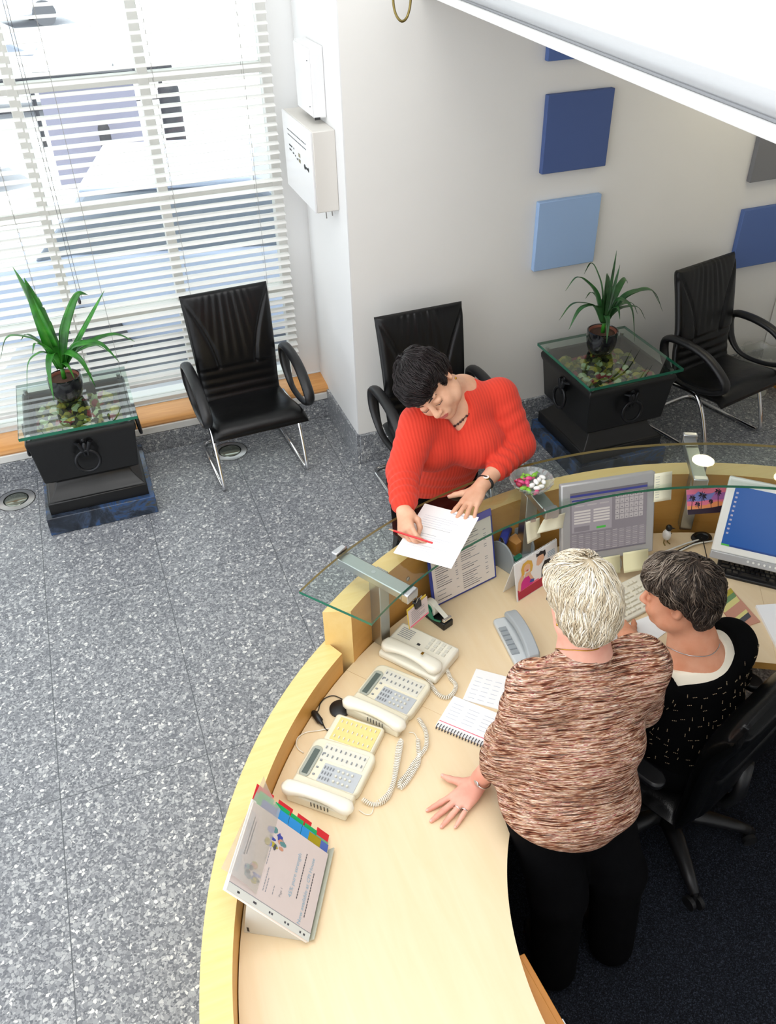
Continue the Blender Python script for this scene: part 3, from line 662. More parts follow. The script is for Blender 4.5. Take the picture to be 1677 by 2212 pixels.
# ================================================================== CHAIRS
def cushion(m, path, w0, w1, T, nu=40, nv=48, disp=None, mi=0, pu=8, pv=14):
    P = catmull([(0, a, b) for a, b in path], 10); L = [0]
    for i in range(1, len(P)): L.append(L[-1]+(P[i]-P[i-1]).length)
    def ev(t):
        d = t*L[-1]
        for i in range(1, len(P)):
            if L[i] >= d or i == len(P)-1:
                f = (d-L[i-1])/max(1e-9, L[i]-L[i-1]); p = P[i-1].lerp(P[i], f); tg = (P[i]-P[i-1]).normalized(); return p, tg
    front = []; back = []
    for j in range(nv+1):
        v = j/nv; vv = .5-.5*cos(PI*v) if False else v
        p, tg = ev(vv); nrm = V((0, tg.z, -tg.y))  # towards the sitter
        w = w0+(w1-w0)*vv
        for i in range(nu+1):
            u = -1+2*i/nu; u = math.copysign(abs(u)**.85, u)
            e = (max(0, 1-abs(u)**pu)*max(0, 1-abs(2*vv-1)**pv))**.38
            d = disp(u, vv) if disp else 0
            base = V((u*w, p.y, p.z))
            front.append(base-nrm*(T/2*e+d*e)); back.append(base+nrm*(T/2*e))
    N = nu+1; n = len(front); vs = front+back; fs = []
    for j in range(nv):
        for i in range(nu):
            a = j*N+i; fs.append((a, a+1, a+N+1, a+N)); fs.append((n+a, n+a+N, n+a+N+1, n+a+1))
    for j in range(nv):
        for i in (0, nu):
            a = j*N+i; b = a+N; fs.append((a, b, n+b, n+a) if i == 0 else (a, n+a, n+b, b))
    for i in range(nu):
        for j in (0, nv):
            a = j*N+i; fs.append((a, n+a, n+a+1, a+1) if j == 0 else (a, a+1, n+a+1, n+a))
    m.add(vs, fs, mi); return m
def back_disp(u, v):
    d = 0.0
    if v < .36:                                   # horizontal pleats low on the back
        d += .006*abs(sin(PI*v/.085))*min(1, (.36-v)/.05)-.004
    else:
        k = (v-.36)/.64
        ang = u/(.35+.35*k*0+.30*(1-k)); amp = .006*math.exp(-(u/.42)**2)*(.3+.7*k)
        d += amp*sin(ang*15+2*u)*min(1, k*5)
    us = .46+.46*(max(0, v-.36)/.56)**1.6; q = abs(u)-us
    if v > .34: d += -.011*math.exp(-(q/.028)**2)+(.006 if q > 0 else 0)*min(1, q/.08)
    return d
def armchair(loc, rz, label):
    t = thing('armchair', label, 'chair', loc, rz, 'black leather cantilever armchairs')
    m = MB(); cushion(m, [(.105, .40), (.14, .52), (.155, .70), (.195, .90), (.235, 1.055)], .235, .258, .072, 56, 72, back_disp)
    m.build('backrest', 'black_leather', t, smooth=True)
    m = MB(); cushion(m, [(.19, .405), (.0, .395), (-.16, .415), (-.25, .42), (-.29, .385)], .245, .285, .095, 30, 40, lambda u, v: .008*(1-u*u)*sin(PI*v)*-1, pu=6, pv=10)
    m.build('seat', 'black_leather', t, smooth=True)
    for s in (-1, 1):
        a = MB(); x = .30*s
        loop = catmull([(x, .175, .655), (x, .05, .685), (x, -.12, .665), (x, -.25, .595), (x, -.30, .53), (x, -.24, .475), (x, -.10, .435), (x, .06, .44), (x, .155, .53)], 6, closed=True)
        n = len(loop); rr = [.022 if p.z > .56 else .013+.009*max(0, (p.z-.44)/.12) for p in loop]
        a.tube(loop, rr, 12, closed=True, flat=1.45, up=(1, 0, 0)); a.build('armrest', 'plastic_black', t, smooth=True)
    x = .262
    fr = [(-x, .30, .014), (-x, .05, .014), (-x, -.19, .014), (-x, -.235, .03), (-x, -.235, .075), (-x, -.17, .26), (-x, -.11, .36), (-x, -.05, .385), (-x, .15, .372)]
    ft = MB(); 
    path = catmull(list(reversed(fr)), 5)+catmull([(-x, .30, .014), (-x+.05, .335, .014), (0, .34, .014), (x-.05, .335, .014), (x, .30, .014)], 4)[1:-1]+catmull([(-p[0], p[1], p[2]) for p in fr], 5)
    ft.tube(path, .0125, 10); ft.build('frame', 'chrome', t, smooth=True)
    b = MB(); 
    for z in (.372,): b.tube([(-x, .1, z), (x, .1, z)], .011, 8); b.tube([(-x, -.06, .385), (x, -.06, .385)], .011, 8)
    b.build('cross_tube', 'chrome', t, smooth=True)
    return t
c1 = armchair((.705, 4.50, 0), R_(3), 'black leather armchair on chrome legs in the window bay')
c2 = dup(c1, (1.625, 3.80, 0), R_(1), 'black leather armchair directly behind the red-jumper person')
c3 = dup(c1, (3.50, 3.77, 0), R_(13), 'black leather armchair in the corner by the right wall')
# waste bin with a clear bag in the corner
t = thing('waste_bin', 'pale wire waste bin with a clear plastic bag in the corner behind the armchair', 'bin', (4.12, 4.05, 0))
MB().lathe([(.10, .0), (.13, .30), (.125, .30), (.095, .01)], 24, cap=False).build('bucket', 'clear_film', t, smooth=40)
mb = MB(); n = 28
prof = [(.132, .20), (.137, .27), (.140, .30), (.130, .315), (.118, .30), (.10, .2)]; vs = []; fs = []
for i, (r, z) in enumerate(prof):
    for k in range(n): a = 2*PI*k/n; rr = r+.005*sin(k*2.4+i)+.003*sin(k*5.1); vs.append((rr*cos(a), rr*sin(a), z+.012*sin(k*1.7+i*.5)))
for i in range(len(prof)-1):
    for k in range(n): fs.append((i*n+k, i*n+(k+1) % n, (i+1)*n+(k+1) % n, (i+1)*n+k))
mb.add(vs, fs); mb.build('liner_bag', 'clear_film', t, smooth=True)
MB().lathe([(.095, .004), (.096, .012)], 24).build('bin_base', 'holder_grey', t)
# ================================================================== RECEPTION DESK
DZ = .73; GZ = 1.10
desk = thing('reception_desk', 'curved maple reception desk with raised counter and glass shelf', 'desk', (1.5, .73, 0))
dm = Matrix.Translation((-1.5, -.73, 0))
CI, RI = (1.49, .73), 1.592; CO, RO = (1.52, .724), 1.702
for a0, a1 in ((14, 58.66), (58.69, 127.26), (127.29, 236)):
    MB().at(dm).arc((1.492, .729), .867, (1.49, .73), 1.589, a0, a1, DZ-.032, DZ, n=max(12, int((a1-a0)*.8)), mi=1, mi_top=0).build('worktop', ['maple_top', 'maple_face'], desk, fix=False)
MB().at(dm).arc(CI, RI, CO, RO, 127.8, 236, .0, .825, n=96, mi=1, mi_top=0, mi_in=1, mi_out=0).build('low_ledge', ['maple_ledge', 'maple_face'], desk, fix=False)
MB().at(dm).arc((1.537, .883), 1.495, (1.553, .79), 1.659, 20, 130.6, .0, .982, n=110, mi=0, mi_top=0, mi_in=1, mi_out=0).build('raised_panel', ['maple_ledge', 'maple_face'], desk, fix=False)
MB().at(dm).arc((1.49, .73), 1.50, (1.49, .73), 1.52, 131, 236, .02, DZ-.033, n=60).build('modesty_panel', 'maple_face', desk, fix=False)
g = MB().at(dm); g.arc((1.485, .664), 1.475, (1.496, .658), 1.772, 18, 128.1, GZ-.011, GZ, n=110, mi=1, mi_top=0, mi_in=1, mi_out=2)
for i in range(len(g.m)):
    if g.m[i] == 1 and i % 4 == 1 and i < 440: g.m[i] = 0
g.build('glass_shelf', ['shelf_glass', 'glass_edge', 'glass_edge_bronze'], desk, fix=False)
def bracket(pin, pout, post):
    pin, pout, post = V(pin), V(pout), V(post); zt = GZ-.012; d = (pout-pin); L = d.length; ang = math.atan2(d.y, d.x); c = (pin+pout)/2
    b = MB().at(dm); b.box((c.x, c.y, zt-.016), (L, .052, .03), rz=ang); o = b.build('bracket_arm', 'brushed', desk, bevel=.003)
    e = MB().at(dm); e.box((pin.x-d.x/L*.006, pin.y-d.y/L*.006, zt-.015), (.03, .056, .038), rz=ang); e.build('bracket_end_cap', 'steel', desk, bevel=.004); e = MB().at(dm); e.box((pout.x+d.x/L*.006, pout.y+d.y/L*.006, zt-.006), (.026, .056, .05), rz=ang); e.build('bracket_end_cap', 'steel', desk, bevel=.004)
    p = MB().at(dm); p.box((post.x, post.y, (DZ+zt-.03)/2), (.05, .05, zt-.031-DZ), rz=ang); p.build('bracket_post', 'brushed', desk, bevel=.003)
    s = MB().at(dm @ Matrix.Translation((c.x, c.y, zt-.001))); s.lathe([(.008, 0), (.008, .001)], 12); s.build('glass_pad', 'steel', desk)
B1i, B1o = at(882, 1284, 1.07), at(737, 1205, 1.07)
B2i, B2o = at(1512, 1040, 1.07), at(1489, 955, 1.07)
B3i, B3o = at(1188, 1106, 1.07), at(1108, 1012, 1.07)
bracket(B1i, B1o, B1i.lerp(B1o, .47)+V((.02, .03, 0))); bracket(B2i, B2o, B2i.lerp(B2o, .5)+V((.03, 0, 0))); bracket(B3i, B3o, B3i.lerp(B3o, .5))
for u, v in ((868, 1243),):
    p = at(u, v, .88); p = V((p.x, p.y)); c = V((1.537, .883)); dv = (p-c).normalized(); q = c+dv*1.493
    m = MB().at(dm @ frame((q.x, q.y, .88), (-dv.x, -dv.y, 0)) @ Matrix.Rotation(PI/2, 4, 'Y')); m.lathe([(.009, -.001), (.009, .002), (.004, .003)], 14); m.build('screw_cap', 'steel', desk)
# drawer pedestal under the worktop
t = thing('drawer_pedestal', 'orange-brown wooden drawer pedestal under the lower end of the worktop', 'cabinet', (.46, .70, 0), R_(4))
MB().box((0, 0, .325), (.44, .44, .65)).build('body', 'orange_wood', t, bevel=.002)
for k in range(3):
    d = MB().box((.231, 0, .125+.205*k), (.018, .436, .198)).build('drawer', 'orange_wood', t, bevel=.002)
    MB().tube([(.241, -.05, .17+.205*k), (.256, -.05, .17+.205*k), (.256, .05, .17+.205*k), (.241, .05, .17+.205*k)], .004, 6).build('drawer_handle', 'steel', d)
# ------------------------------------------------------------------ telephones
def keyobj(me_cache, name, mat, size, kind, parent, loc):
    k = (name, mat, size, kind)
    if k not in me_cache:
        m = MB()
        if kind == 'round': m.lathe([(size[0]/2, 0), (size[0]/2, size[2]*.6), (size[0]*.38, size[2])], 12)
        else: m.box((0, 0, size[2]/2), size, taper=.82)
        o = m.build(name, mat, parent, smooth=False); me_cache[k] = o.data
    else:
        o = bpy.data.objects.new(name, me_cache[k]); link(o, parent)
    o.location = loc; return o
KC = {}
def coil(path, parent, name='coiled_cord', r=.0062, pitch=.0062, wire=.0019, mat='coil', z=DZ+.0085):
    M = parent.matrix_basis.inverted()
    P = catmull([at(u, v, z+dz) for u, v, dz in [(q+(0,))[:3] for q in path]], 10)
    L = [0]
    for i in range(1, len(P)): L.append(L[-1]+(P[i]-P[i-1]).length)
    n = int(L[-1]/pitch*9); pts = []; j = 1
    for i in range(n+1):
        d = L[-1]*i/n
        while j < len(P)-1 and L[j] < d: j += 1
        f = (d-L[j-1])/max(1e-9, L[j]-L[j-1]); p = P[j-1].lerp(P[j], f); tg = (P[j]-P[j-1]).normalized()
        s = tg.cross(V((0, 0, 1))).normalized(); u = s.cross(tg); a = 2*PI*d/pitch
        pts.append(M @ (p+s*(r*cos(a))+u*(r*sin(a))))
    return MB().tube(pts, wire, 5).build(name, mat, parent, smooth=True)
def handset(parent, mat, L, x, z, lift=.0, w=.05, slots=True):
    h = MB(); n = 22; vs = []; fs = []; K = 14
    for i in range(n+1):
        f = -1+2*i/n; y = f*L/2
        end = max(0, 1-abs(f)**9)**.4
        arch = .016*(1-min(1, abs(f)/.72)**2.2)
        ww = (w/2)*(.80+.20*min(1, (abs(f)/.7)**3))*max(.25, end); hh = (.030+.006*min(1, (abs(f)/.72)**4))*max(.3, end)
        for k in range(K):
            a = 2*PI*k/K; ca, sa = cos(a), sin(a)
            vs.append((x+ww*math.copysign(abs(ca)**.6, ca), y, z+.018+arch*.7+hh/2*math.copysign(abs(sa)**.6, sa)-(0 if sa > 0 else -arch*.45)))
    for i in range(n):
        for k in range(K): fs.append((i*K+k, i*K+(k+1) % K, (i+1)*K+(k+1) % K, (i+1)*K+k))
    fs += [tuple(range(K-1, -1, -1)), tuple(n*K+k for k in range(K))]
    h.add(vs, fs); o = h.build('handset', mat, parent, smooth=60)
    if slots:
        s = MB()
        for k in range(6): s.box((x-w/2+.002, -.045+.011*k, z+.008), (.002, .003, .018))
        s.build('speaker_slots', 'shadow_slot', o)
    return o
def system_phone(center, top, label):
    t = thing('telephone', label, 'telephone', group=None, mat=frame((center[0], center[1], DZ), (top[1], -top[0], 0)))
    b = MB(); pts = [(-.082, -.085), (.03, -.108), (.066, -.100), (.086, -.07), (.090, .0), (.082, .088), (.066, .105), (-.082, .105)]
    prof = rrect(-.085, -.105, .172, .212, .03, 4)
    b.prism([(p[0]+(.006 if p[1] < -.06 else 0), p[1]) for p in prof], 0.0, .034); b.build('body', 'phone_cream', t, bevel=.008, seg=3)
    wdg = MB(); wdg.prism([(-.10, 0.0), (.10, 0.0), (.10, .046), (-.10, .034)], -.145, -.07, axis='x'); wdg.build('handset_rest', 'phone_cream', t, bevel=.006)
    # display at the top end
    d = MB(); d.prism([(x_*1.0, y_) for x_, y_ in rrect(-.07, .062, .12, .036, .016, 5)], .034, .0375); fr = d.build('display_bezel', 'lcd_frame', t, bevel=.002)
    MB().box((-.012, .079, .038), (.095, .018, .002)).build('lcd', 'lcd', fr)
    MB().box((-.012, -.025, .0345), (.118, .002, .001)).at(Matrix.Identity(4))
    MB().box((-.035, -.028, .0345), (.070, .125, .0018)).build('keypad_plate', 'phone_grey', t, bevel=.001)
    MB().box((.040, -.010, .0345), (.062, .150, .0016)).build('button_plate', 'phone_key', t, bevel=.001)
    for i in range(3):
        for j in range(4): keyobj(KC, 'key', 'phone_key', (.0085, .0085, .006), 'round', t, (-.055+.0195*i, -.062+.0155*j-.002, .0352))
        for j in range(4): keyobj(KC, 'soft_key', 'phone_key_dark', (.011, .003, .004), 'box', t, (-.055+.0195*i, .002+.0095*j-.002, .0352))
    for i in range(2):
        for j in range(9): keyobj(KC, 'line_key', 'phone_key_dark', (.010, .0036, .004), 'box', t, (.026+.028*i, -.076+.0165*j, .0352))
    for j in range(4): keyobj(KC, 'menu_key', 'phone_key_dark', (.006, .008, .003), 'box', t, (-.05+.027*j, .052, .034))
    handset(t, 'phone_white', .238, -.128, .030)
    return t
A = system_phone((.640, 1.822), (-.637, .771), 'cream desk telephone with keypad and display, middle of the three cream telephones')
B = system_phone((.365, 1.600), (-.735, .677), 'cream desk telephone nearest the document stand, below the yellow button module')
coil([(905, 1553), (920, 1580), (921, 1612), (908, 1632), (893, 1650), (880, 1672), (864, 1690), (865, 1702), (878, 1690), (893, 1668), (905, 1645), (904, 1615), (903, 1597)], A)
coil([(784, 1727, .004), (806, 1738), (833, 1728), (848, 1700), (853, 1670), (857, 1640), (861, 1612), (867, 1598)], B)
coil([(868, 1600), (864, 1625), (858, 1655), (850, 1690), (838, 1716), (818, 1733)], B, z=DZ+.018)
def wire(pts, r, mat, parent, name, z=DZ+.004, smooth=True):
    M = parent.matrix_basis.inverted() if parent else Matrix.Identity(4)
    return MB().tube([M @ p for p in catmull([at(u, v, z) for u, v in pts], 8)], r, 6).build(name, mat, parent, smooth=smooth)
wire([(808, 1740), (803, 1757), (790, 1759), (776, 1750)], .0016, 'coil', B, 'plain_cord')
wire([(903, 1597), (895, 1584), (884, 1582)], .0016, 'coil', A, 'plain_cord')
t = thing('key_module', 'cream add-on telephone module with a yellow key card', 'telephone module', mat=frame((.459, 1.70, DZ), (.677, .735, 0)))
m = MB(); m.prism(rrect(-.058, -.085, .116, .172, .012, 4), 0, .03); m.build('body', 'phone_cream', t, bevel=.006)
MB().box((0, -.004, .0308), (.092, .142, .0016)).build('key_card', 'key_card', t)
for i in range(3):
    for j in range(8): keyobj(KC, 'line_key', 'brass_key' if False else 'phone_key', (.010, .0042, .004), 'box', t, (-.032+.031*i, -.062+.0168*j, .0316))
tc_ = thing('telephone', 'white desk telephone with its handset across the front, nearest the tape dispenser', 'telephone', mat=frame((.792, 1.963, DZ), (.82, .573, 0)))
m = MB(); m.prism([(-.085, 0), (.075, 0), (.075, .045), (-.02, .04), (-.085, .026)], -.122, .122, axis='y'); m.build('body', 'phone_white', tc_, bevel=.009, seg=3)
h = handset(tc_, 'phone_white', .245, -.052, .030, w=.062, slots=False)
p = Print((-.02, -.122, .0455-.0045), (.095, 0, .005), (0, .244, 0), (0, 0, 1))
for k in range(6): p.rect(.32+.085*k, .70, .03, .22, 'phone_key_dark')
p.rect(.28, .52, .10, .05, 'ink'); p.build('speaker_grille', tc_)
for i in range(3):
    for j in range(4): keyobj(KC, 'key', 'phone_key', (.016, .014, .004), 'box', tc_, (.016+.0195*i, -.09+.0225*j, .0415+.001*i))
MB().box((-.05, -.045, .0845), (.012, .009, .001)).build('label_patch', 'gold', tc_)
coil([(960, 1436, .012), (967, 1450), (974, 1466), (985, 1480), (980, 1496), (964, 1507), (947, 1500), (934, 1483), (921, 1464), (905, 1452)], tc_)
# adapter disc with lead and plug beside the telephones
t = thing('cable_adapter', 'flat black disc with a thin lead and plug, behind the middle cream telephone', 'adapter', (.453, 1.835, DZ))
MB().lathe([(.036, 0), (.036, .008), (.03, .012), (.001, .013)], 28).build('disc', 'plastic_black', t, smooth=50)
p0 = at(686, 1550, DZ+.012)-V((.453, 1.835, DZ)); dr = (at(700, 1570, DZ)-at(678, 1540, DZ)).normalized()
MB().at(frame(p0-dr*.02, dr) @ Matrix.Rotation(PI/2, 4, 'Y')).lathe([(.004, -.012), (.008, -.008), (.0115, 0), (.0115, .038), (.007, .042), (.004, .056)], 14).build('plug', 'plastic_black', t, smooth=50)
wire([(745, 1513), (722, 1503), (703, 1508), (692, 1520), (688, 1534), (681, 1541)], .0018, 'plastic_black', t, 'lead')
wire([(699, 1566), (703, 1574), (708, 1578)], .0022, 'plastic_black', t, 'lead')
o = wire([(718, 1572), (690, 1578), (662, 1582), (645, 1592), (640, 1606), (645, 1618), (656, 1626)], .002, 'coil', None, 'telephone_lead')
tag(o, 'thin white telephone lead curling beside the low ledge', 'cable')
# ------------------------------------------------------------------ document stand with the tabbed book
O = V((.137, 1.126, DZ+.004)); eu = V((.484, .875, 0)).normalized(); a = R_(48); ep = V((-.875, .484, 0)).normalized(); ew = ep*cos(a)+V((0, 0, 1))*sin(a); en = eu.cross(ew).normalized()
if en.z < 0: en = -en
st = thing('document_stand', 'pale grey document easel standing on the desk by the low ledge', 'stand', (O.x, O.y, DZ))
def loc(p): return V(p)-V((O.x, O.y, DZ))
def slab(o, u, w, n, su, sw, sn, mb, mi=0):
    vs = []
    for c in (0, 1):
        for x_, y_ in ((0, 0), (1, 0), (1, 1), (0, 1)): vs.append(o+u*(su*x_)+w*(sw*y_)+n*(sn*c))
    mb.add(vs, [(3, 2, 1, 0), (4, 5, 6, 7), (0, 1, 5, 4), (1, 2, 6, 5), (2, 3, 7, 6), (3, 0, 4, 7)], mi)
m = MB(); slab(loc(O), eu, ew, -en, .265, .285, .004, m); m.build('back_plate', 'holder_grey', st, bevel=.001)
m = MB(); slab(loc(O), eu, en, -ew, .265, .022, .004, m); m.build('lip', 'holder_edge', st, bevel=.001)
q0 = loc(O)+V((0, 0, -.003)); q1 = q0+ep*.175; q2 = q0+ew*.22
m = MB(); th = eu*.004; m.add([q0, q1, q2, q0+th, q1+th, q2+th], [(0, 2, 1), (3, 4, 5), (0, 1, 4, 3), (1, 2, 5, 4), (2, 0, 3, 5)]); m.build('side_support', 'holder_grey', st)
m = MB(); th2 = eu*.25; m.add([p_+th2 for p_ in (q0, q1, q2)]+[p_+th2+th for p_ in (q0, q1, q2)], [(0, 2, 1), (3, 4, 5), (0, 1, 4, 3), (1, 2, 5, 4), (2, 0, 3, 5)]); m.build('side_support', 'holder_grey', st)
pr = Print(q1, (q0-q1), V((0, 0, .1)), -eu); pr.rect(.06, .08, .035, .22, 'ink'); pr.build('maker_mark', st)
bk = thing('tabbed_book', 'tabbed display book with a printed sheet and coloured index tabs', 'book', (O.x, O.y, DZ), group=None)
o0 = O+en*.003+ew*.008
def L2(o): return loc(o)
m = MB(); slab(L2(o0-eu*.010), eu, ew, en, .262, .292, .004, m); m.build('cover', 'paper', bk, bevel=.001)
m = MB(); slab(L2(o0-eu*.010+en*.0045), eu, ew, en, .252, .288, .006, m); m.build('pages', 'paper_warm', bk)
# index tabs along the far side
def tabs(name, mat, off_n, reach, segs):
    for s0, s1 in segs:
        m = MB(); slab(L2(o0+eu*.240+ew*s0+en*off_n), eu, ew, en, reach, (s1-s0), .0012, m); m.build(name, mat, bk)
tabs('index_tab', 'tab_red', .0005, .062, [(.004, .052), (.075, .130), (.150, .205), (.225, .29)])
tabs('index_tab', 'tab_green', .0032, .048, [(.052, .100), (.106, .154), (.160, .215), (.222, .275)])
tabs('index_sheet', 'tab_sage', .0026, .038, [(.004, .285)])
tabs('index_tab', 'tab_blue', .0062, .033, [(.060, .108), (.110, .158), (.16, .205)])
tabs('index_tab', 'tab_navy', .0060, .029, [(.003, .035), (.205, .26)])
tabs('index_tab', 'tab_olive', .0068, .030, [(.033, .080)])
# printed sheet
o1 = o0+en*.0108-eu*.010
pg = Print(L2(o1), eu*.252, ew*.288, en, step=.0004)
pg.rect(0, 0, 1, 1, 'paper_pink', 0); pg.rect(.0, 0, .085, 1, 'holder_grey', 1); pg.rect(.085, 0, .006, 1, 'print_grey', 2)
for k in range(5): pg.rect(.03, .06+.2*k, .022, .022, 'print_dark', 2); pg.rect(.03, .11+.19*k, .022, .02, 'print_dark', 2)
# drawings
def art(cx, cy, s):
    r2 = random.Random(int(cx*100)); cols = ['pic_navy', 'pic_teal', 'pic_olive', 'print_dark', 'print_grey', 'pic_blue', 'pic_tan']
    for k in range(18): pg.disc(cx+r2.uniform(-.5, .5)*s, cy+r2.uniform(-.5, .5)*s, r2.uniform(.08, .24)*s, r2.uniform(.08, .24)*s, cols[k % 7], 1+.1*k, 7)
art(.77, .64, .19); art(.30, .80, .17)
for x0, y0, w, h in ((.42, .93, .44, .008), (.44, .905, .38, .008), (.20, .63, .26, .006), (.20, .60, .16, .006), (.48, .70, .28, .006), (.47, .67, .2, .005), (.33, .245, .52, .007), (.20, .11, .50, .007), (.22, .52, .10, .005)):
    n = max(3, int(w/.03))
    for k in range(n): pg.rect(x0+w*k/n, y0, w/n*.82, h*1.5, 'print_dark' if h > .006 else 'print_grey', 1)
po = pg.build('printed_sheet', bk)
def lay(txt, x, y, size, mat, nm, space=1.0):
    mb = MB(); M = Matrix.Identity(4)
    for i in range(3): M[i][0] = eu[i]; M[i][1] = ew[i]; M[i][2] = en[i]
    M.translation = L2(o1+eu*(.252*x)+ew*(.288*y)+en*.0014); text_mb(mb, txt, size, M, 0, space); mb.build(nm, mat, po, fix=False)
lay('Now available at CPI House', .10, .145, .0165, 'print_blue', 'lettering'); lay('45% pure strength', .30, .315, .017, 'print_blue', 'lettering'); lay('Page 1', .24, .43, .010, 'print_grey', 'lettering')
lay('RAGMILLAMAMAIAIS', .22, .945, .0185, 'print_pale', 'lettering')
# loose clear sleeve curling up at the top
m = MB(); vs = []; fs = []; nx, ny = 12, 10
for j in range(ny+1):
    for i in range(nx+1):
        u = .02+.25*i/nx; f = j/ny; w = .20+.13*f; lift = .014+.075*f*f*(.15+.85*(i/nx))+.012*sin(f*PI)
        vs.append(L2(o0+eu*u+ew*w+en*lift))
for j in range(ny):
    for i in range(nx): b_ = j*(nx+1)+i; fs.append((b_, b_+1, b_+nx+2, b_+nx+1))
m.add(vs, fs); m.build('clear_sleeve', 'sleeve_film', bk, smooth=True, fix=False)
# ------------------------------------------------------------------ clipboard leaning on the raised panel
b0 = at(936, 1314, DZ+.003); b1 = at(1073, 1246, DZ+.003); tl = at(908, 1212, .955); eu2 = (b1-b0); W_ = eu2.length; eu2 = eu2.normalized(); ew2 = (tl-b0); ew2 = (ew2-eu2*ew2.dot(eu2)).normalized(); en2 = eu2.cross(ew2)
H_ = .300
t = thing('clipboard', 'blue clipboard holding a closely printed sheet, leaning on the raised counter', 'clipboard', tuple(b0))
m = MB(); slab(V((0, 0, 0)), eu2, ew2, -en2, W_, H_, .004, m); m.build('board', 'folder_blue', t, bevel=.001)
m = MB(); slab(ew2*.285+en2*.001, eu2, ew2, en2, W_*.98, .03, .006, m); m.build('clip_strip', 'folder_purple', t, bevel=.002)
m = MB(); slab(eu2*.012+ew2*.008+en2*.0005, eu2, ew2, en2, W_-.02, .275, .0012, m); sh = m.build('sheet', 'paper_warm', t)
pr = Print(eu2*.012+ew2*.008+en2*.0017, eu2*(W_-.02), ew2*.275, en2); r2 = random.Random(5)
for k in range(26):
    y = .05+.034*k
    for x0, x1 in ((.05, .42), (.47, .92)):
        if r2.random() < .12: continue
        pr.rect(x0, y, (x1-x0)*r2.uniform(.45, 1)*.7, .010, 'print_grey' if k % 3 else 'print_dark'); 
        if r2.random() < .6: pr.rect(x0+(x1-x0)*.86, y, (x1-x0)*.1, .010, 'print_grey')
pr.build('print', sh)
# ------------------------------------------------------------------ tape dispenser
p0 = at(944, 1338, DZ); dd = (at(965, 1352, DZ)-at(922, 1320, DZ)); 
t = thing('tape_dispenser', 'black tape dispenser with a translucent roll between clipboard and white telephone', 'tape dispenser', mat=frame(p0+V((0, 0, .0)), dd))
m = MB(); m.prism([(-.062, 0), (.062, 0), (.062, .03), (.045, .032), (.02, .018), (-.01, .012), (-.06, .03)], -.024, .024, axis='y'); m.build('base', 'plastic_black', t, bevel=.003)
for s in (-1, 1):
    m = MB(); m.prism([(-.062, .028), (-.045, .058), (-.02, .055), (.005, .02), (.04, .034), (.04, .028), (0, .01), (-.05, .01)], s*.021-.002, s*.021+.002, axis='y'); m.build('cheek', 'tape_green' if s < 0 else 'plastic_black', t)
R90 = Matrix.Rotation(PI/2, 4, 'X')
MB().at(Matrix.Translation((-.03, 0, .044)) @ R90).lathe([(.018, -.012), (.033, -.012), (.033, .012), (.018, .012)], 32, cap=False).build('tape_roll', 'tape_translucent', t, smooth=40)
MB().at(Matrix.Translation((-.03, 0, .044)) @ R90).lathe([(.001, -.013), (.0178, -.013), (.0178, .013), (.001, .013)], 24, cap=False).build('core', 'tape_green', t, smooth=40)
MB().box((.052, 0, .040), (.012, .04, .012)).build('cutter', 'chrome', t, bevel=.002)
MB().add([(-.015, -.01, .07), (-.015, .01, .07), (.05, .01, .046), (.05, -.01, .046)], [(0, 1, 2, 3)]).build('tape_strip', 'tape_translucent', t, fix=False)
# ------------------------------------------------------------------ card clipped to the bracket
t = thing('clipped_card', 'pink printed card on yellow backing in a black clip, hanging from the first shelf bracket', 'card', tuple(at(889, 1292, 1.05)))
cz = 1.035; ctl = at(880, 1318, cz); ctr = at(921, 1284, cz); ud = (ctr-ctl); wd = ud.length; ud.normalize(); base = V(t.location); cn = V((ud.y, -ud.x, 0)); dn_ = V((cn.x*.12, cn.y*.12, -1)).normalized()
o_ = ctl-base
m = MB(); slab(o_+dn_*.085-cn*.003, ud, -dn_, cn, wd, .085, .001, m); m.build('backing', 'card_yellow', t)
m = MB(); slab(o_+dn_*.082+ud*.002, ud, -dn_, cn, wd, .074, .001, m); m.build('card', 'paper_pink', t)
pr = Print(o_+dn_*.082+ud*.002+cn*.0012, ud*wd, -dn_*.074, cn)
for k in range(7): pr.rect(.12, .2+.1*k, .7*(1 if k % 3 else .6), .03, 'print_grey')
pr.rect(.02, .02, .96, .08, 'print_pink'); pr.build('print', t)
m = MB(); cc = o_+ud*(wd*.35)
slab(cc+dn_*.02-cn*.008, ud, -dn_, cn, .03, .028, .016, m); cl = m.build('bulldog_clip', 'clip_black', t, bevel=.003)
for s in (-1, 1): MB().tube([cc+ud*.006-dn_*.006+cn*s*.006, cc+ud*.004-dn_*.03+cn*s*.016, cc+ud*.026-dn_*.03+cn*s*.016, cc+ud*.024-dn_*.006+cn*s*.006], .0013, 6).build('clip_wire', 'steel', cl)
# ------------------------------------------------------------------ desk organiser with stapler and pens
og = thing('desk_organizer', 'grey desk organizer with two rounded side plates by the raised counter', 'organizer', mat=frame((1.335, 2.300, DZ), (.93, .36, 0)))
for s in (-1, 1):
    pts = [(-.055, 0), (.075, 0), (.075, .04)]+[(.01+.065*cos(R_(x)), .055+.075*sin(R_(x))) for x in range(0, 181, 15)]+[(-.055, .04)]
    m = MB(); m.prism(pts, s*.062-.004, s*.062+.004, axis='x'); m.build('side_plate', 'device_keys', og, bevel=.003)
MB().box((0, .01, .02), (.118, .12, .04)).build('tray', 'device_grey', og); MB().box((0, .045, .055), (.118, .004, .07)).build('divider', 'phone_grey', og)
stp = thing('stapler', 'dark blue stapler lying on top of the grey desk organizer', 'stapler', mat=frame((1.335, 2.300, DZ), (.93, .36, 0)) @ Matrix.Translation((-.005, .045, .098)) @ Matrix.Rotation(.5, 4, 'Z'))
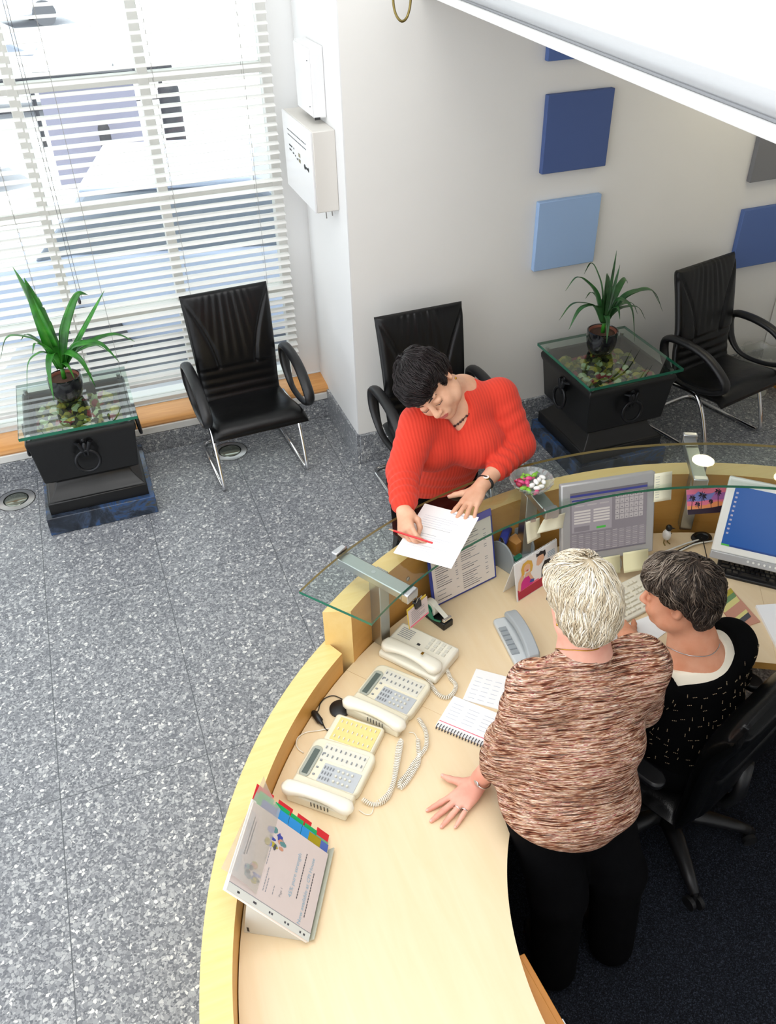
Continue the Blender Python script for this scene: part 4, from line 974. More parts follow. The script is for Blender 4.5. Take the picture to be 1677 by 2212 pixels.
MB().box((0, 0, .0), (.12, .03, .012)).build('base', 'plastic_black', stp, bevel=.004)
m = MB(); m.prism([(-.06, .006), (.058, .004), (.06, .016), (.03, .034), (-.02, .038), (-.06, .026)], -.016, .016, axis='y'); m.build('handle', 'folder_blue', stp, bevel=.006)
def pen(M, label, mat, L=.14):
    t = thing('pen', label, 'pen', mat=M); MB().lathe([(.001, 0), (.004, .008), (.0042, L-.02), (.004, L), (.001, L)], 10).build('barrel', mat, t, smooth=50); MB().box((.0055, 0, L-.025), (.002, .004, .04)).build('clip', 'steel', t); return t
OM = frame((1.335, 2.300, DZ), (.93, .36, 0))
pen(OM @ Matrix.Translation((-.035, -.02, .04)) @ Matrix.Rotation(-.35, 4, 'X') @ Matrix.Rotation(-.25, 4, 'Y'), 'white-tipped black pen standing in the grey organizer', 'plastic_black', .12)
t = thing('note_block', 'small orange-brown note block inside the grey organizer', 'note block', mat=OM @ Matrix.Translation((.022, .012, .0405)))
MB().box((0, 0, .028), (.05, .05, .056)).build('paper_pad', 'orange_wood', t); MB().box((0, 0, .0575), (.05, .05, .003)).build('top_sheet', 'sill_wood', t)
o = tag(MB().prism(rrect(-.02, -.01, .04, .02, .006), 0, .014).build('eraser', 'tape_green', bevel=.003), 'green eraser lying in the front of the grey organizer', 'eraser'); o.matrix_world = OM @ Matrix.Translation((-.01, -.03, .041))
# ------------------------------------------------------------------ desk calendar
c0 = at(1117, 1301, DZ+.001); cd = V((.947, .32, 0)).normalized(); cw = .235; cb = at(1093, 1276, DZ+.001); bk_ = V((-cd.y, cd.x, 0)); dep = (cb-c0).dot(bk_)
t = thing('desk_calendar', 'white tent calendar with a picture of a couple, left of the silver monitor', 'calendar', tuple(c0))
apex = bk_*(dep*.45)+V((0, 0, .165)); fw = apex.normalized(); fl = apex.length
m = MB(); slab(V((0, 0, 0)), cd, fw, cd.cross(fw), cw, fl, .0015, m); m.build('front_leaf', 'paper', t)
bw_ = apex-bk_*dep; m = MB(); slab(bk_*dep, cd, bw_.normalized(), -cd.cross(bw_.normalized()), cw, bw_.length, .0015, m); m.build('back_leaf', 'paper', t)
m = MB()
for k in range(30):
    q = apex+cd*(cw*(k+.5)/30); m.tube([q+bk_*.004*cos(a_)+V((0, 0, .005*sin(a_)+.001)) for a_ in np.linspace(0, 2*PI, 9)[:-1]], .0008, 4, closed=True)
m.build('wire_binding', 'paper', t)
fn = cd.cross(fw); pr = Print(fn*.0016, cd*cw, fw*fl, fn, .0004)
pr.rect(.03, .02, .94, .93, 'pic_white', 0)
pr.poly([(.03, .02), (.97, .02), (.97, .24), (.03, .30)], 'pic_crimson', 1); pr.poly([(.05, .23), (.97, .26), (.97, .28), (.05, .31)], 'print_pink', 2)
pr.poly([(.07, .24), (.12, .44), (.20, .52), (.30, .52), (.36, .40), (.38, .26)], 'pic_magenta', 3); pr.poly([(.03, .30), (.06, .5), (.15, .66), (.20, .56), (.12, .42), (.09, .24)], 'pic_skin', 3.2)
pr.poly([(.20, .52), (.24, .62), (.33, .62), (.36, .50), (.42, .34), (.38, .28), (.33, .42), (.29, .54)], 'pic_skin', 3.4)
pr.poly([(.15, .60), (.14, .78), (.19, .90), (.30, .93), (.39, .86), (.41, .72), (.38, .60), (.33, .58), (.35, .72), (.22, .72), (.20, .60)], 'pic_hair', 3.6); pr.disc(.275, .745, .075, .10, 'pic_skin', 3.8); pr.disc(.275, .68, .025, .015, 'pic_crimson', 4)
pr.poly([(.52, .26), (.50, .45), (.55, .64), (.66, .70), (.80, .66), (.86, .5), (.86, .26)], 'pic_white', 3); pr.poly([(.58, .26), (.60, .5), (.68, .66), (.80, .64), (.88, .45), (.88, .26)], 'pic_black', 3.2)
pr.poly([(.50, .76), (.49, .66), (.54, .62), (.62, .66), (.68, .74), (.66, .86), (.54, .88)], 'pic_skin', 3.4); pr.poly([(.50, .86), (.50, .95), (.56, .93), (.60, .97), (.66, .93), (.71, .94), (.72, .82), (.68, .76), (.66, .86), (.56, .87)], 'pic_black', 3.6)
pr.poly([(.30, .33), (.34, .40), (.42, .36), (.40, .29)], 'pic_navy', 4.2)
for k in range(4): pr.rect(.76, .80-.04*k, .17, .018, 'print_blue', 1.4)
pr.build('picture', t)
# ------------------------------------------------------------------ grey slim telephone
g0 = at(1108, 1385, DZ); gd = (V((1.150, 2.009, 0))-V((1.1285, 1.786, 0))).normalized()
t = thing('slim_telephone', 'grey slim telephone with its handset on the base, lying between calendar and notepad', 'telephone', mat=frame((1.142, 1.895, DZ), (gd.y, -gd.x, 0)))
m = MB(); m.prism(rrect(-.048, -.118, .096, .236, .014), 0, .022); m.build('base', 'device_light', t, bevel=.006)
for j in range(6): keyobj(KC, 'key', 'device_keys', (.030, .021, .005), 'box', t, (-.030, -.062+.0235*j, .022))
m = MB(); n = 20; vs = []; fs = []
sec = [(-.020, 0), (-.026, .012), (-.020, .028), (.022, .030), (.028, .012), (.022, 0)]
for i in range(n+1):
    f = -1+2*i/n; ar = .014*(1-f*f); sc = .9+.1*min(1, abs(f)**3); e = 1 if abs(f) < .97 else .86
    for x_, z_ in sec: vs.append((.018+x_*sc*e+(.007*(1-f*f)), f*.118, .022+ar+z_*e))
K = len(sec)
for i in range(n):
    for k in range(K): fs.append((i*K+k, i*K+(k+1) % K, (i+1)*K+(k+1) % K, (i+1)*K+k))
fs += [tuple(range(K-1, -1, -1)), tuple(n*K+k for k in range(K))]
m.add(vs, fs); m.build('handset', 'device_grey', t, bevel=.004)
# ------------------------------------------------------------------ notepad and sheets
nb0 = at(941, 1567, DZ+.006); nb1 = at(1052, 1613, DZ+.006); nbl = at(974, 1500, DZ+.006)
nd = (nb1-nb0).normalized(); nu = (nbl-nb0); nu = (nu-nd*nu.dot(nd)); nh = nu.length; nu.normalize()
t = thing('spiral_notepad', 'white spiral notepad lying open with a red line, beside the blond person\'s arm', 'notepad', tuple(nb0-V((0, 0, .006))))
nw = .235
m = MB(); slab(V((0, 0, 0)), nd, nu, V((0, 0, 1)), nw, nh, .006, m); m.build('page_block', 'paper', t, bevel=.001)
pr = Print((0, 0, .0062), nd*nw, nu*nh, (0, 0, 1))
pr.rect(.01, .165, .97, .022, 'print_pink')
for k in range(4):
    for j in range(5): pr.rect(.06+.24*k, .34+.11*j, .16, .012, 'print_pale')
pr.build('ruling', t)
m = MB()
for k in range(22):
    q = nd*(nw*(k+.6)/22.5)+nu*.012; m.tube([q+nu*(-.011+.011*cos(a_))+V((0, 0, .006+.006*sin(a_))) for a_ in np.linspace(.15, 2*PI*.86, 9)], .0014, 5)
m.build('spiral', 'print_dark', t)
def sheet(corners, z, name, label, cat, mat='paper', th=.0015, group=None):
    ps = [at(u, v, z) for u, v in corners]; c = sum(ps, V())/4
    m = MB(); vs = [p-c for p in ps]+[p-c+V((0, 0, th)) for p in ps]; m.add(vs, [(3, 2, 1, 0), (4, 5, 6, 7), (0, 1, 5, 4), (1, 2, 6, 5), (2, 3, 7, 6), (3, 0, 4, 7)])
    o = tag(m.build(name, mat), label, cat, group); o.location = c; return o
o = sheet([(1000, 1512), (1029, 1446), (1140, 1475), (1118, 1545)], DZ+.0005, 'loose_sheet', 'white ruled sheet lying above the spiral notepad', 'paper', th=.004)
pr = Print(at(1000, 1512, DZ+.0048)-o.location, at(1118, 1545, DZ)-at(1000, 1512, DZ), at(1029, 1446, DZ)-at(1000, 1512, DZ), (0, 0, 1))
for k in range(5):
    for j in range(6): pr.rect(.06+.18*k, .12+.13*j, .12, .012, 'print_pale')
pr.build('ruling', o)
sheet([(1345, 1352), (1425, 1322), (1462, 1348), (1380, 1412)], DZ+.0005, 'loose_sheet', 'white sheet on the desk between the cream keyboard and the two heads', 'paper')
o = sheet([(1545, 1296), (1578, 1271), (1643, 1344), (1590, 1362)], DZ+.0005, 'magazine', 'glossy coloured leaflet on the desk right of the dark-haired person', 'leaflet', 'pic_tan', .003)
a_, b_ = at(1545, 1296, DZ), at(1578, 1271, DZ); c_ = at(1590, 1362, DZ)
pr = Print(a_-o.location+V((0, 0, .0045)), b_-a_, c_-a_, (0, 0, 1))
pr.rect(0, .02, 1, .14, 'pic_olive'); pr.rect(0, .16, 1, .14, 'pic_green'); pr.rect(0, .30, 1, .16, 'print_yellow'); pr.rect(0, .46, 1, .28, 'pic_tan'); pr.rect(0, .74, 1, .1, 'print_yellow'); pr.rect(0, .84, 1, .14, 'print_dark'); pr.build('cover_print', o)
sheet([(1632, 1312), (1720, 1306), (1790, 1385), (1678, 1404)], DZ+.0005, 'paper_stack', 'white stack of papers at the right edge of the desk', 'paper stack', th=.012)
# ------------------------------------------------------------------ monitors
def monitor(tl, tr, bl, label, bez, body, front, scr, foot=True):
    u = (tr-tl); w = u.length; u.normalize(); d = (bl-tl); h = d.length; d = (d-u*d.dot(u)).normalized(); n = d.cross(u) if d.cross(u).dot(V((0, -1, 0))) > 0 else u.cross(d)
    c = tl+u*(w/2)+d*(h/2)
    t = thing('monitor', label, 'monitor', (c.x, c.y, DZ)); off = tl-V((c.x, c.y, DZ))
    m = MB(); slab(off-n*.03+d*h, u, -d, n, w, h, .03, m); m.build('bezel', front, t, bevel=.006)
    m = MB(); slab(off-n*.055+d*(h-.03)+u*.04, u, -d, n, w-.08, h-.06, .026, m); m.build('back_shell', body, t, bevel=.012)
    pr = Print(off+d*(h-bez[2])+u*bez[0]+n*.0006, u*(w-bez[0]-bez[1]), -d*(h-bez[2]-bez[3]), n, .0004); scr(pr); pr.build('screen', t)
    b_ = V((c.x, c.y, DZ)); sp = off+d*h+u*(w/2)-n*.075
    m = MB(); m.tube([(sp.x, sp.y, sp.z+.08), (sp.x-n.x*.03, sp.y-n.y*.03, sp.z), (sp.x-n.x*.03, sp.y-n.y*.03, .012)], .022, 12, flat=1.6); m.build('stem', body, t, smooth=True)
    m = MB(); m.lathe([(.11, 0), (.11, .008), (.09, .014), (.03, .02)], 32, c=(sp.x-n.x*.02, sp.y-n.y*.02, 0.0), sy=.8); m.build('foot', body, t, smooth=40)
    return t, off, u, d, n, w, h
def scr1(p):
    p.rect(0, 0, 1, 1, 'scr_mauve', 0); p.rect(0, .93, 1, .035, 'scr_blue', 1); p.rect(0, .965, 1, .035, 'scr_dark', 1); p.rect(.02, .36, .52, .54, 'scr_grey', 1); p.rect(.02, .86, .5, .03, 'scr_blue', 2)
    for k in range(3): p.rect(.06+.16*k, .775, .12, .02, 'scr_line', 2)
    for k in range(5):
        for q in range(2): p.rect(.05+.25*q, .68-.045*k, .21, .028, 'scr_cream', 2)
    p.rect(.34, .385, .12, .035, 'scr_green', 2); p.rect(.05, .375, .2, .08, 'scr_mauve', 2)
    for i in range(6):
        for j in range(5): p.rect(.585+.062*i, .48+.085*j, .054, .075, 'scr_line', 1); p.rect(.60+.062*i, .50+.085*j, .02, .012, 'scr_dark', 2)
    for j in range(10):
        p.rect(.01, .03+.031*j, .98, .002, 'scr_line', 1)
        for i in range(11): p.rect(.02+.089*i, .038+.031*j, .06, .010, 'scr_grey' if (i+j) % 3 else 'scr_line', 1.5)
    p.rect(0, 0, 1, .022, 'scr_dark', 2)
mon1, off, u_, d_1, n_, w_, h_ = monitor(at(1213, 1050, 1.15), at(1418, 1019, 1.15), at(1226, 1222, .835), 'silver monitor showing a grey booking screen, in front of the standing blond person', (.034, .034, .04, .036), 'mon_white', 'mon_grey', scr1)
def note(o, u, w, n, sw, sh, name, label, mat='sticky', lines=0, curl=.0):
    t = thing(name, label, 'sticky note', tuple(o), group=None)
    m = MB(); vs = []; fs = []; K = 8
    for j in range(K+1):
        f = j/K
        for i in range(2): vs.append(u*(sw*i)+w*(sh*f)+n*(.001+curl*f*f))
    for j in range(K): fs.append((2*j, 2*j+1, 2*j+3, 2*j+2))
    m.add(vs, fs); ob = m.build('note_sheet', mat, t, smooth=True, fix=False); s = ob.modifiers.new('solidify', 'SOLIDIFY'); s.thickness = .0006
    if lines:
        pr = Print(n*.0014, u*sw, w*sh, n)
        for k in range(lines): pr.rect(.08, .12+.8*k/lines, .22, .012, 'print_grey')
        pr.build('handwriting', t)
    return t
mc = V((mon1.location))
note(mc+off+u_*(w_-.008)+d_1*.006+n_*.002, u_, d_1, n_, .072, .115, 'sticky_note', 'pale yellow note stuck to the upper right edge of the silver monitor', 'sticky_pale', 9)
note(mc+off+u_*(w_*.40)+d_1*(h_-.012)+n_*.002, u_, d_1, n_, .085, .075, 'sticky_note', 'yellow note under the silver monitor, next to the blond hair', 'sticky', 3, .008)
note(mc+off+u_*(w_*.66)+d_1*(h_-.018)+n_*.002, u_, d_1, n_, .105, .082, 'sticky_note', 'yellow note under the silver monitor, right of the other one', 'sticky', 3, .012)
def scr2(p):
    p.rect(0, 0, 1, 1, 'desk_blue', 0); p.rect(0, 0, 1, .03, 'desk_blue_dark', 1); p.rect(0, 0, .1, .03, 'scr_green', 2)
    for k in range(10): p.rect(.025, .2+.075*k, .028, .03, 'scr_icon', 1)
m2tl = at(1577, 1029, 1.10); mdir = V((.72, -.69, 0)).normalized()
mon2, off2, u2, d2, n2, w2, h2 = monitor(m2tl, m2tl+mdir*.36, at(1547, 1190, .825), 'white monitor with a plain blue desktop at the right edge of the picture', (.03, .03, .03, .03), 'mon_white', 'mon_white', scr2)
m = MB(); slab(off2+d2*(h2+.03)-n2*.02, u2, -d2, n2, .36, .032, .024, m); m.build('button_bar', 'mon_grey', mon2, bevel=.004)
for k in range(7): MB().lathe([(.005, 0), (.004, .003)], 10).at(Matrix.Identity(4)).build('button', 'mon_white', mon2).matrix_local = frame(off2+d2*(h2+.012)+u2*(.14+.02*k)+n2*.004, u2, n2)
# ------------------------------------------------------------------ keyboards
def keyboard(o, xd, label, mat, kmat, L=.44, D=.155):
    t = thing('keyboard', label, 'keyboard', mat=frame(o, xd)); yv = 0
    m = MB(); m.prism([(0, 0), (D, 0), (D, .026), (0, .014)], 0, L, axis='x'); m.build('case', mat, t, bevel=.004)
    sl = .012/D; rows = [(.014, [1.3, 1.3, 1.3, 6.0, 1.3, 1.3, 1.3, .4, 1, 1, 1, .4, 2.05, 1]), (.034, [2.2]+[1]*10+[2.8, .4, -1, 1, -1, .4, 1, 1, 1, 1]), (.054, [1.8]+[1]*11+[2.2, .4, -3, .4, 1, 1, 1, 1]), (.074, [1.5]+[1]*12+[1.5, .4, 1, 1, 1, .4, 1, 1, 1, 1]), (.094, [1]*13+[2, .4, 1, 1, 1, .4, 1, 1, 1, 1]), (.122, [1, -1, 1, 1, 1, 1, -.5, 1, 1, 1, 1, -.5, 1, 1, 1, 1, .4, 1, 1, 1])]
    un = (L-.02)/22.9
    for y, ks in rows:
        x = .01
        for k in ks:
            if k == .4 or k < 0: x += abs(k)*un; continue
            keyobj(KC, 'key', kmat, (round(un*k-.0022, 5), .0165, .008), 'box', t, (x+un*k/2, y+.009, .0135+(y+.009)*sl)); x += un*k
    return t
k1 = keyboard(V((1.395, 1.80, DZ)), (.98, .20, 0), 'cream keyboard in front of the silver monitor, beside the blond hair', 'keys_beige', 'keys_beige')
k2 = keyboard(at(1545, 1243, DZ), mdir, 'black keyboard in front of the white monitor', 'kb_black', 'keys_black')
# ------------------------------------------------------------------ small things at the back of the desk
t = thing('bird_figurine', 'small dark bird figurine with a white body beside the silver monitor', 'figurine', tuple(at(1437, 1172, DZ)))
m = MB(); m.ell((0, 0, .042), (.016, .020, .026), 14, 10); m.build('body', 'paper', t, smooth=True)
m = MB(); m.ell((.004, .0, .076), (.013, .014, .015), 12, 8); m.tube([(.012, -.004, .076), (.026, -.012, .074)], [.004, .001], 6); m.tube([(-.004, .004, .06), (.016, .014, .04), (.034, .01, .030)], [.008, .006, .002], 6); m.build('head_and_wing', 'plastic_black', t, smooth=True)
for s in (-1, 1): MB().tube([(.007*s, 0, .02), (.009*s, -.003, .004), (.012*s, -.018, .002)], .0024, 6).build('leg', 'brass_dark', t, smooth=True)
t = thing('cable_grommet', 'black oval cable grommet in the desk left of the white monitor', 'grommet', tuple(at(1516, 1162, DZ)))
MB().lathe([(.026, .003), (.030, .007), (.042, .006), (.046, .0005)], 32, cap=False, sy=.8).build('rim', 'plastic_black', t, smooth=50)
MB().lathe([(.001, .001), (.028, .001), (.028, .0035)], 32, cap=False, sy=.8).build('opening', 'dark_void', t)
for k, (pts, mat, lab) in enumerate(([[(1400, 1203), (1440, 1190), (1480, 1175), (1510, 1166)], 'mon_white', 'upper white monitor cable running to the black grommet'], [[(1405, 1210), (1450, 1196), (1490, 1178), (1514, 1168)], 'plastic_black', 'black monitor cable running between the white ones to the grommet'], [[(1420, 1214), (1470, 1190), (1500, 1176), (1530, 1170), (1560, 1166)], 'mon_white', 'lower white cable bending past the grommet to the white monitor'], [[(1520, 1170), (1524, 1188), (1528, 1205), (1531, 1214)], 'plastic_black', 'thin black keyboard cable from the grommet to the black keyboard'])):
    o = wire(pts, .0035 if k < 3 else .002, mat, None, 'monitor_cable', z=DZ+.009+.002*k); tag(o, lab, 'cable')
# palm-tree postcard hung on the second bracket
q = [at(1483, 1058, 1.0), at(1568, 1052, 1.0), at(1486, 1112, .915)]
pu_ = q[1]-q[0]; pw_ = q[0]-q[2]; pn_ = pu_.cross(pw_).normalized()
if pn_.y > 0: pn_ = -pn_
t = thing('postcard', 'postcard of dark palm trees against a purple and orange sunset, on the second bracket', 'postcard', tuple(q[2]))
m = MB(); slab(V((0, 0, 0)), pu_.normalized(), pw_.normalized(), -pn_, pu_.length, pw_.length, .001, m); m.build('card', 'paper', t)
pr = Print(pn_*.0005, pu_, pw_, pn_, .0003)
for y0, y1, mt in ((.0, .2, 'pic_dark'), (.2, .34, 'pic_orange'), (.34, .52, 'pic_pink'), (.52, .8, 'pic_purple'), (.8, 1.0, 'pic_pink')): pr.rect(0, y0, 1, y1-y0, mt, 0)
pr.poly([(0, .55), (.3, .9), (.55, .75), (.75, .85), (.6, .55), (.3, .5)], 'pic_blue', 1); pr.poly([(.5, .36), (.75, .46), (1, .4), (1, .24), (.6, .22)], 'pic_orange', 1.2); pr.poly([(0, 0), (0, .14), (.3, .2), (.6, .22), (1, .3), (1, 0)], 'pic_dark', 2)
def palm(cx, cy, s, tx):
    pr.poly([(tx-.008, .18), (tx+.008, .18), (cx+.006, cy), (cx-.006, cy)], 'pic_dark', 3)
    for k in range(9):
        a_ = 2*PI*k/9+.2; x2, y2 = cx+s*cos(a_)*.62, cy+s*1.5*sin(a_)*.75-.03; pr.poly([(cx, cy+.03), (cx+(x2-cx)*.55+.01, cy+(y2-cy)*.55+.05), (x2, y2), (cx+(x2-cx)*.5-.01, cy+(y2-cy)*.5-.03)], 'pic_dark', 3.2+.1*k)
palm(.14, .66, .15, .10); palm(.40, .72, .2, .34); palm(.80, .84, .16, .78); palm(.6, .48, .1, .6); palm(.26, .4, .12, .3); pr.build('picture', t)
MB().tube([pu_*.4+pw_*.98, pu_*.42+pw_*1.15, V(B2i)-q[2]+V((.03, .03, -.02))], .0012, 6).build('hook_wire', 'steel', t)
# paper notes hanging from the middle bracket
def hang(corn, zt, zb, label, mat):
    a_, b_, c_, d_4 = at(*corn[0], zt), at(*corn[1], zt), at(*corn[2], zb), at(*corn[3], zb)
    o = (a_+b_+c_+d_4)/4; t = thing('hanging_note', label, 'note', tuple(o)); m = MB(); vs = []; fs = []; K = 8
    nn = (b_-a_).cross(d_4-a_).normalized()
    for j in range(K+1):
        f = j/K; l = a_.lerp(d_4, f); r = b_.lerp(c_, f)
        for i in range(4): vs.append(l.lerp(r, i/3)-o+nn*(.006*sin(PI*f)*(1 if i in (1, 2) else .3)))
    for j in range(K):
        for i in range(3): q_ = j*4+i; fs.append((q_, q_+1, q_+5, q_+4))
    m.add(vs, fs); ob = m.build('note_sheet', mat, t, smooth=True, fix=False); s = ob.modifiers.new('solidify', 'SOLIDIFY'); s.thickness = .0008
    q5 = (a_+b_)/2-o; MB().box(tuple(q5), (.02, .012, .012)).build('note_clip', 'steel', t)
hang([(1136, 1128), (1166, 1118), (1168, 1160), (1140, 1175)], 1.05, .95, 'pale yellow note hanging left under the middle bracket by the glass bowl', 'sticky_pale')
hang([(1175, 1122), (1222, 1107), (1216, 1140), (1160, 1153)], 1.05, .99, 'pale yellow folded note hanging right under the middle bracket, behind the calendar', 'sticky_pale')
# ------------------------------------------------------------------ on the glass shelf
ps = [at(u, v, GZ+.0005) for u, v in ((850, 1195), (975, 1229), (1035, 1118), (918, 1088))]
c = sum(ps, V())/4; t = thing('form_sheet', 'white printed form on the glass shelf under the red-jumper person\'s hands', 'paper', tuple(c))
m = MB(); N_ = 10; vs = []; fs = []
for j in range(N_+1):
    for i in range(N_+1):
        p = ps[0].lerp(ps[1], i/N_).lerp(ps[3].lerp(ps[2], i/N_), j/N_)-c; vs.append(p+V((0, 0, .0008+.003*sin(i/N_*PI)*(j/N_)**2*0)))
for j in range(N_):
    for i in range(N_): q_ = j*(N_+1)+i; fs.append((q_, q_+1, q_+N_+2, q_+N_+1))
m.add(vs, fs); ob = m.build('sheet', 'paper', t, smooth=True, fix=False)
pr = Print(ps[0]-c+V((0, 0, .001)), ps[1]-ps[0], ps[3]-ps[0], (0, 0, 1)); r2 = random.Random(9)
for k in range(17):
    if k in (4, 9, 10): continue
    pr.rect(.12, .12+.042*k, r2.uniform(.35, .74), .0045, 'print_grey' if k in (5, 8, 11) else 'print_pale')
pr.rect(.55, .93, .3, .02, 'print_pale'); pr.build('print', t)
bc = at(1148, 1048, GZ+.02)
bw = thing('glass_bowl', 'cut-glass sweet bowl on the glass shelf beside the red-jumper person', 'bowl', (bc.x, bc.y, GZ+.0003))
m = MB(); vs = []; fs = []; n = 48; prof = [(.035, 0), (.045, .004), (.062, .018), (.075, .034), (.083, .048), (.080, .049), (.070, .034), (.056, .02), (.04, .009), (.001, .007)]
for i, (r, z) in enumerate(prof):
    for k in range(n): a_ = 2*PI*k/n; rr = r*(1+(.03*cos(a_*16+ (i % 2)*PI) if 1 < i < 6 else 0)); vs.append((rr*cos(a_), rr*sin(a_), z))
for i in range(len(prof)-1):
    for k in range(n): fs.append((i*n+k, i*n+(k+1) % n, (i+1)*n+(k+1) % n, (i+1)*n+k))
fs.append(tuple(range(n-1, -1, -1))); m.add(vs, fs); m.build('bowl_body', 'crystal', bw)
cand = {'white': 'candy_white', 'green': 'candy_green', 'pink': 'candy_pink', 'dark red': 'candy_red'}
spots = [('white', .025, -.03, .026), ('white', .045, -.012, .03), ('white', .005, -.035, .028), ('white', .03, .0, .036), ('white', .052, .012, .034), ('white', -.01, -.02, .034), ('white', .012, -.012, .04),
    ('green', -.045, -.02, .03), ('green', -.02, .035, .034), ('green', .008, .042, .032), ('green', .03, .034, .036), ('green', -.03, -.035, .026), ('pink', -.005, .012, .044), ('pink', -.02, -.003, .04), ('pink', -.035, .012, .034), ('pink', -.004, -.05, .022), ('dark red', -.05, .004, .034), ('dark red', -.036, .026, .034)]
first = None
lab = {}
for i, (cn_, x, y, z) in enumerate(spots):
    m = MB(); m.ell((0, 0, 0), (.015, .0095, .009), 10, 7)
    if cn_ != 'white':
        for s in (-1, 1): m.add([(s*.013, 0, 0), (s*.023, .008, .003), (s*.024, 0, -.002), (s*.023, -.008, .003)], [(0, 1, 2), (0, 2, 3)])
    o = m.build('sweet', cand[cn_], smooth=60); o.location = (bc.x+x, bc.y+y, GZ+z); o.rotation_euler = (0, .2*sin(i), i*1.3)
    tag(o, {'white': 'white pebble-like sweet heaped on the right side of the glass bowl', 'green': 'green-wrapped sweet in the glass bowl', 'pink': 'pink-wrapped sweet in the glass bowl', 'dark red': 'dark red sweet at the left side of the glass bowl'}[cn_], 'sweet', cn_+' sweets in the glass bowl')
# red pencil held over the form
pa, pb = at(840, 1143, GZ+.045), at(935, 1173, GZ+.030)
pdir = (pb-pa).normalized(); t = thing('pencil', 'red pencil held in the red-jumper person\'s hand above the form', 'pencil', mat=frame(pa, pdir) @ Matrix.Rotation(PI/2, 4, 'Y'))
Lp = (pb-pa).length
MB().lathe([(.0036, .018), (.0038, .02), (.0038, Lp-.004), (.0034, Lp)], 6).build('shaft', 'pencil_red', t); MB().lathe([(.0006, .0), (.0037, .0185)], 8).build('sharpened_tip', 'pencil_wood', t, smooth=True)
# ------------------------------------------------------------------ office chair
HUB = V((1.58, 1.43, 0)); fdir = V((-.36, .93, 0)).normalized()
oc = thing('office_chair', 'black leather swivel chair on a five-star base behind the dark-haired person', 'chair', mat=frame(HUB, (fdir.y, -fdir.x, 0)))
MB().lathe([(.03, .06), (.05, .07), (.05, .12), (.03, .13), (.028, .36)], 20).build('column', 'plastic_black', oc, smooth=40)
a0 = math.atan2((V((1.491, 1.074))-V(HUB[:2])).y, (V((1.491, 1.074))-V(HUB[:2])).x)-math.atan2(-fdir.x, fdir.y)
for k in range(5):
    a_ = a0+2*PI*k/5; d = V((cos(a_), sin(a_), 0)); s_ = V((-sin(a_), cos(a_), 0))
    m = MB(); m.tube([d*.03+V((0, 0, .105)), d*.12+V((0, 0, .105)), d*.25+V((0, 0, .085)), d*.315+V((0, 0, .07))], [.034, .03, .022, .017], 10, flat=1.15); l = m.build('leg', 'plastic_black', oc, smooth=True)
    m = MB()
    for q in (-.016, .016): m.at(Matrix.Translation(d*.322+s_*q+V((0, 0, .0275))) @ Matrix.Rotation(a_+.4, 4, 'Z') @ Matrix.Rotation(PI/2, 4, 'X')).lathe([(.016, -.009), (.0272, -.008), (.0272, .008), (.016, .009)], 16)
    m.at(Matrix.Identity(4)).tube([d*.318+V((0, 0, .075)), d*.320+V((0, 0, .03))], .008, 8); m.build('castor', 'rubber', l, smooth=40)
m = MB(); cushion(m, [(-.14, .43), (-.02, .425), (.12, .43), (.23, .44), (.26, .42)], .25, .25, .09, 28, 32, None, pu=5, pv=7)
for i, p in enumerate(m.v): m.v[i] = p
m.build('seat', 'office_leather', oc, smooth=True)
MB().box((0, -.02, .37), (.22, .26, .035)).build('mechanism', 'plastic_black', oc, bevel=.01)
MB().tube([(.12, .02, .37), (.24, .03, .372), (.28, .03, .37)], [.007, .007, .012], 8).build('lever', 'plastic_black', oc, smooth=True)
MB().tube([(0, -.08, .365), (0, -.20, .38), (0, -.225, .46), (0, -.215, .60)], .022, 10, flat=1.6).build('back_bar', 'plastic_black', oc, smooth=True)
def odisp(u, v): return .010*sin(PI*v)-.018*math.exp(-((abs(u)-.80)/.05)**2)-.012*math.exp(-((v-.5)/.03)**2)*(abs(u) < .8)
m = MB(); cushion(m, [(-.15, .44), (-.165, .58), (-.17, .72), (-.185, .84), (-.235, .955)], .265, .262, .095, 40, 48, odisp, pu=4, pv=6); m.build('backrest', 'office_leather', oc, smooth=True)
for s in (-1, 1):
    m = MB(); x = .29*s
    m.tube([(x*.78, -.02, .39), (x, .0, .41), (x*1.02, .02, .52), (x*1.02, .02, .63)], [.018, .018, .016, .016], 8); ar = m.build('armrest', 'plastic_black', oc, smooth=True)
    m = MB(); m.prism(rrect(-.035, -.12, .07, .25, .034), -.014, .014); m.at(Matrix.Identity(4)); ob = m.build('arm_pad', 'plastic_black', ar, bevel=.008); ob.location = (x*1.02, .03, .642)
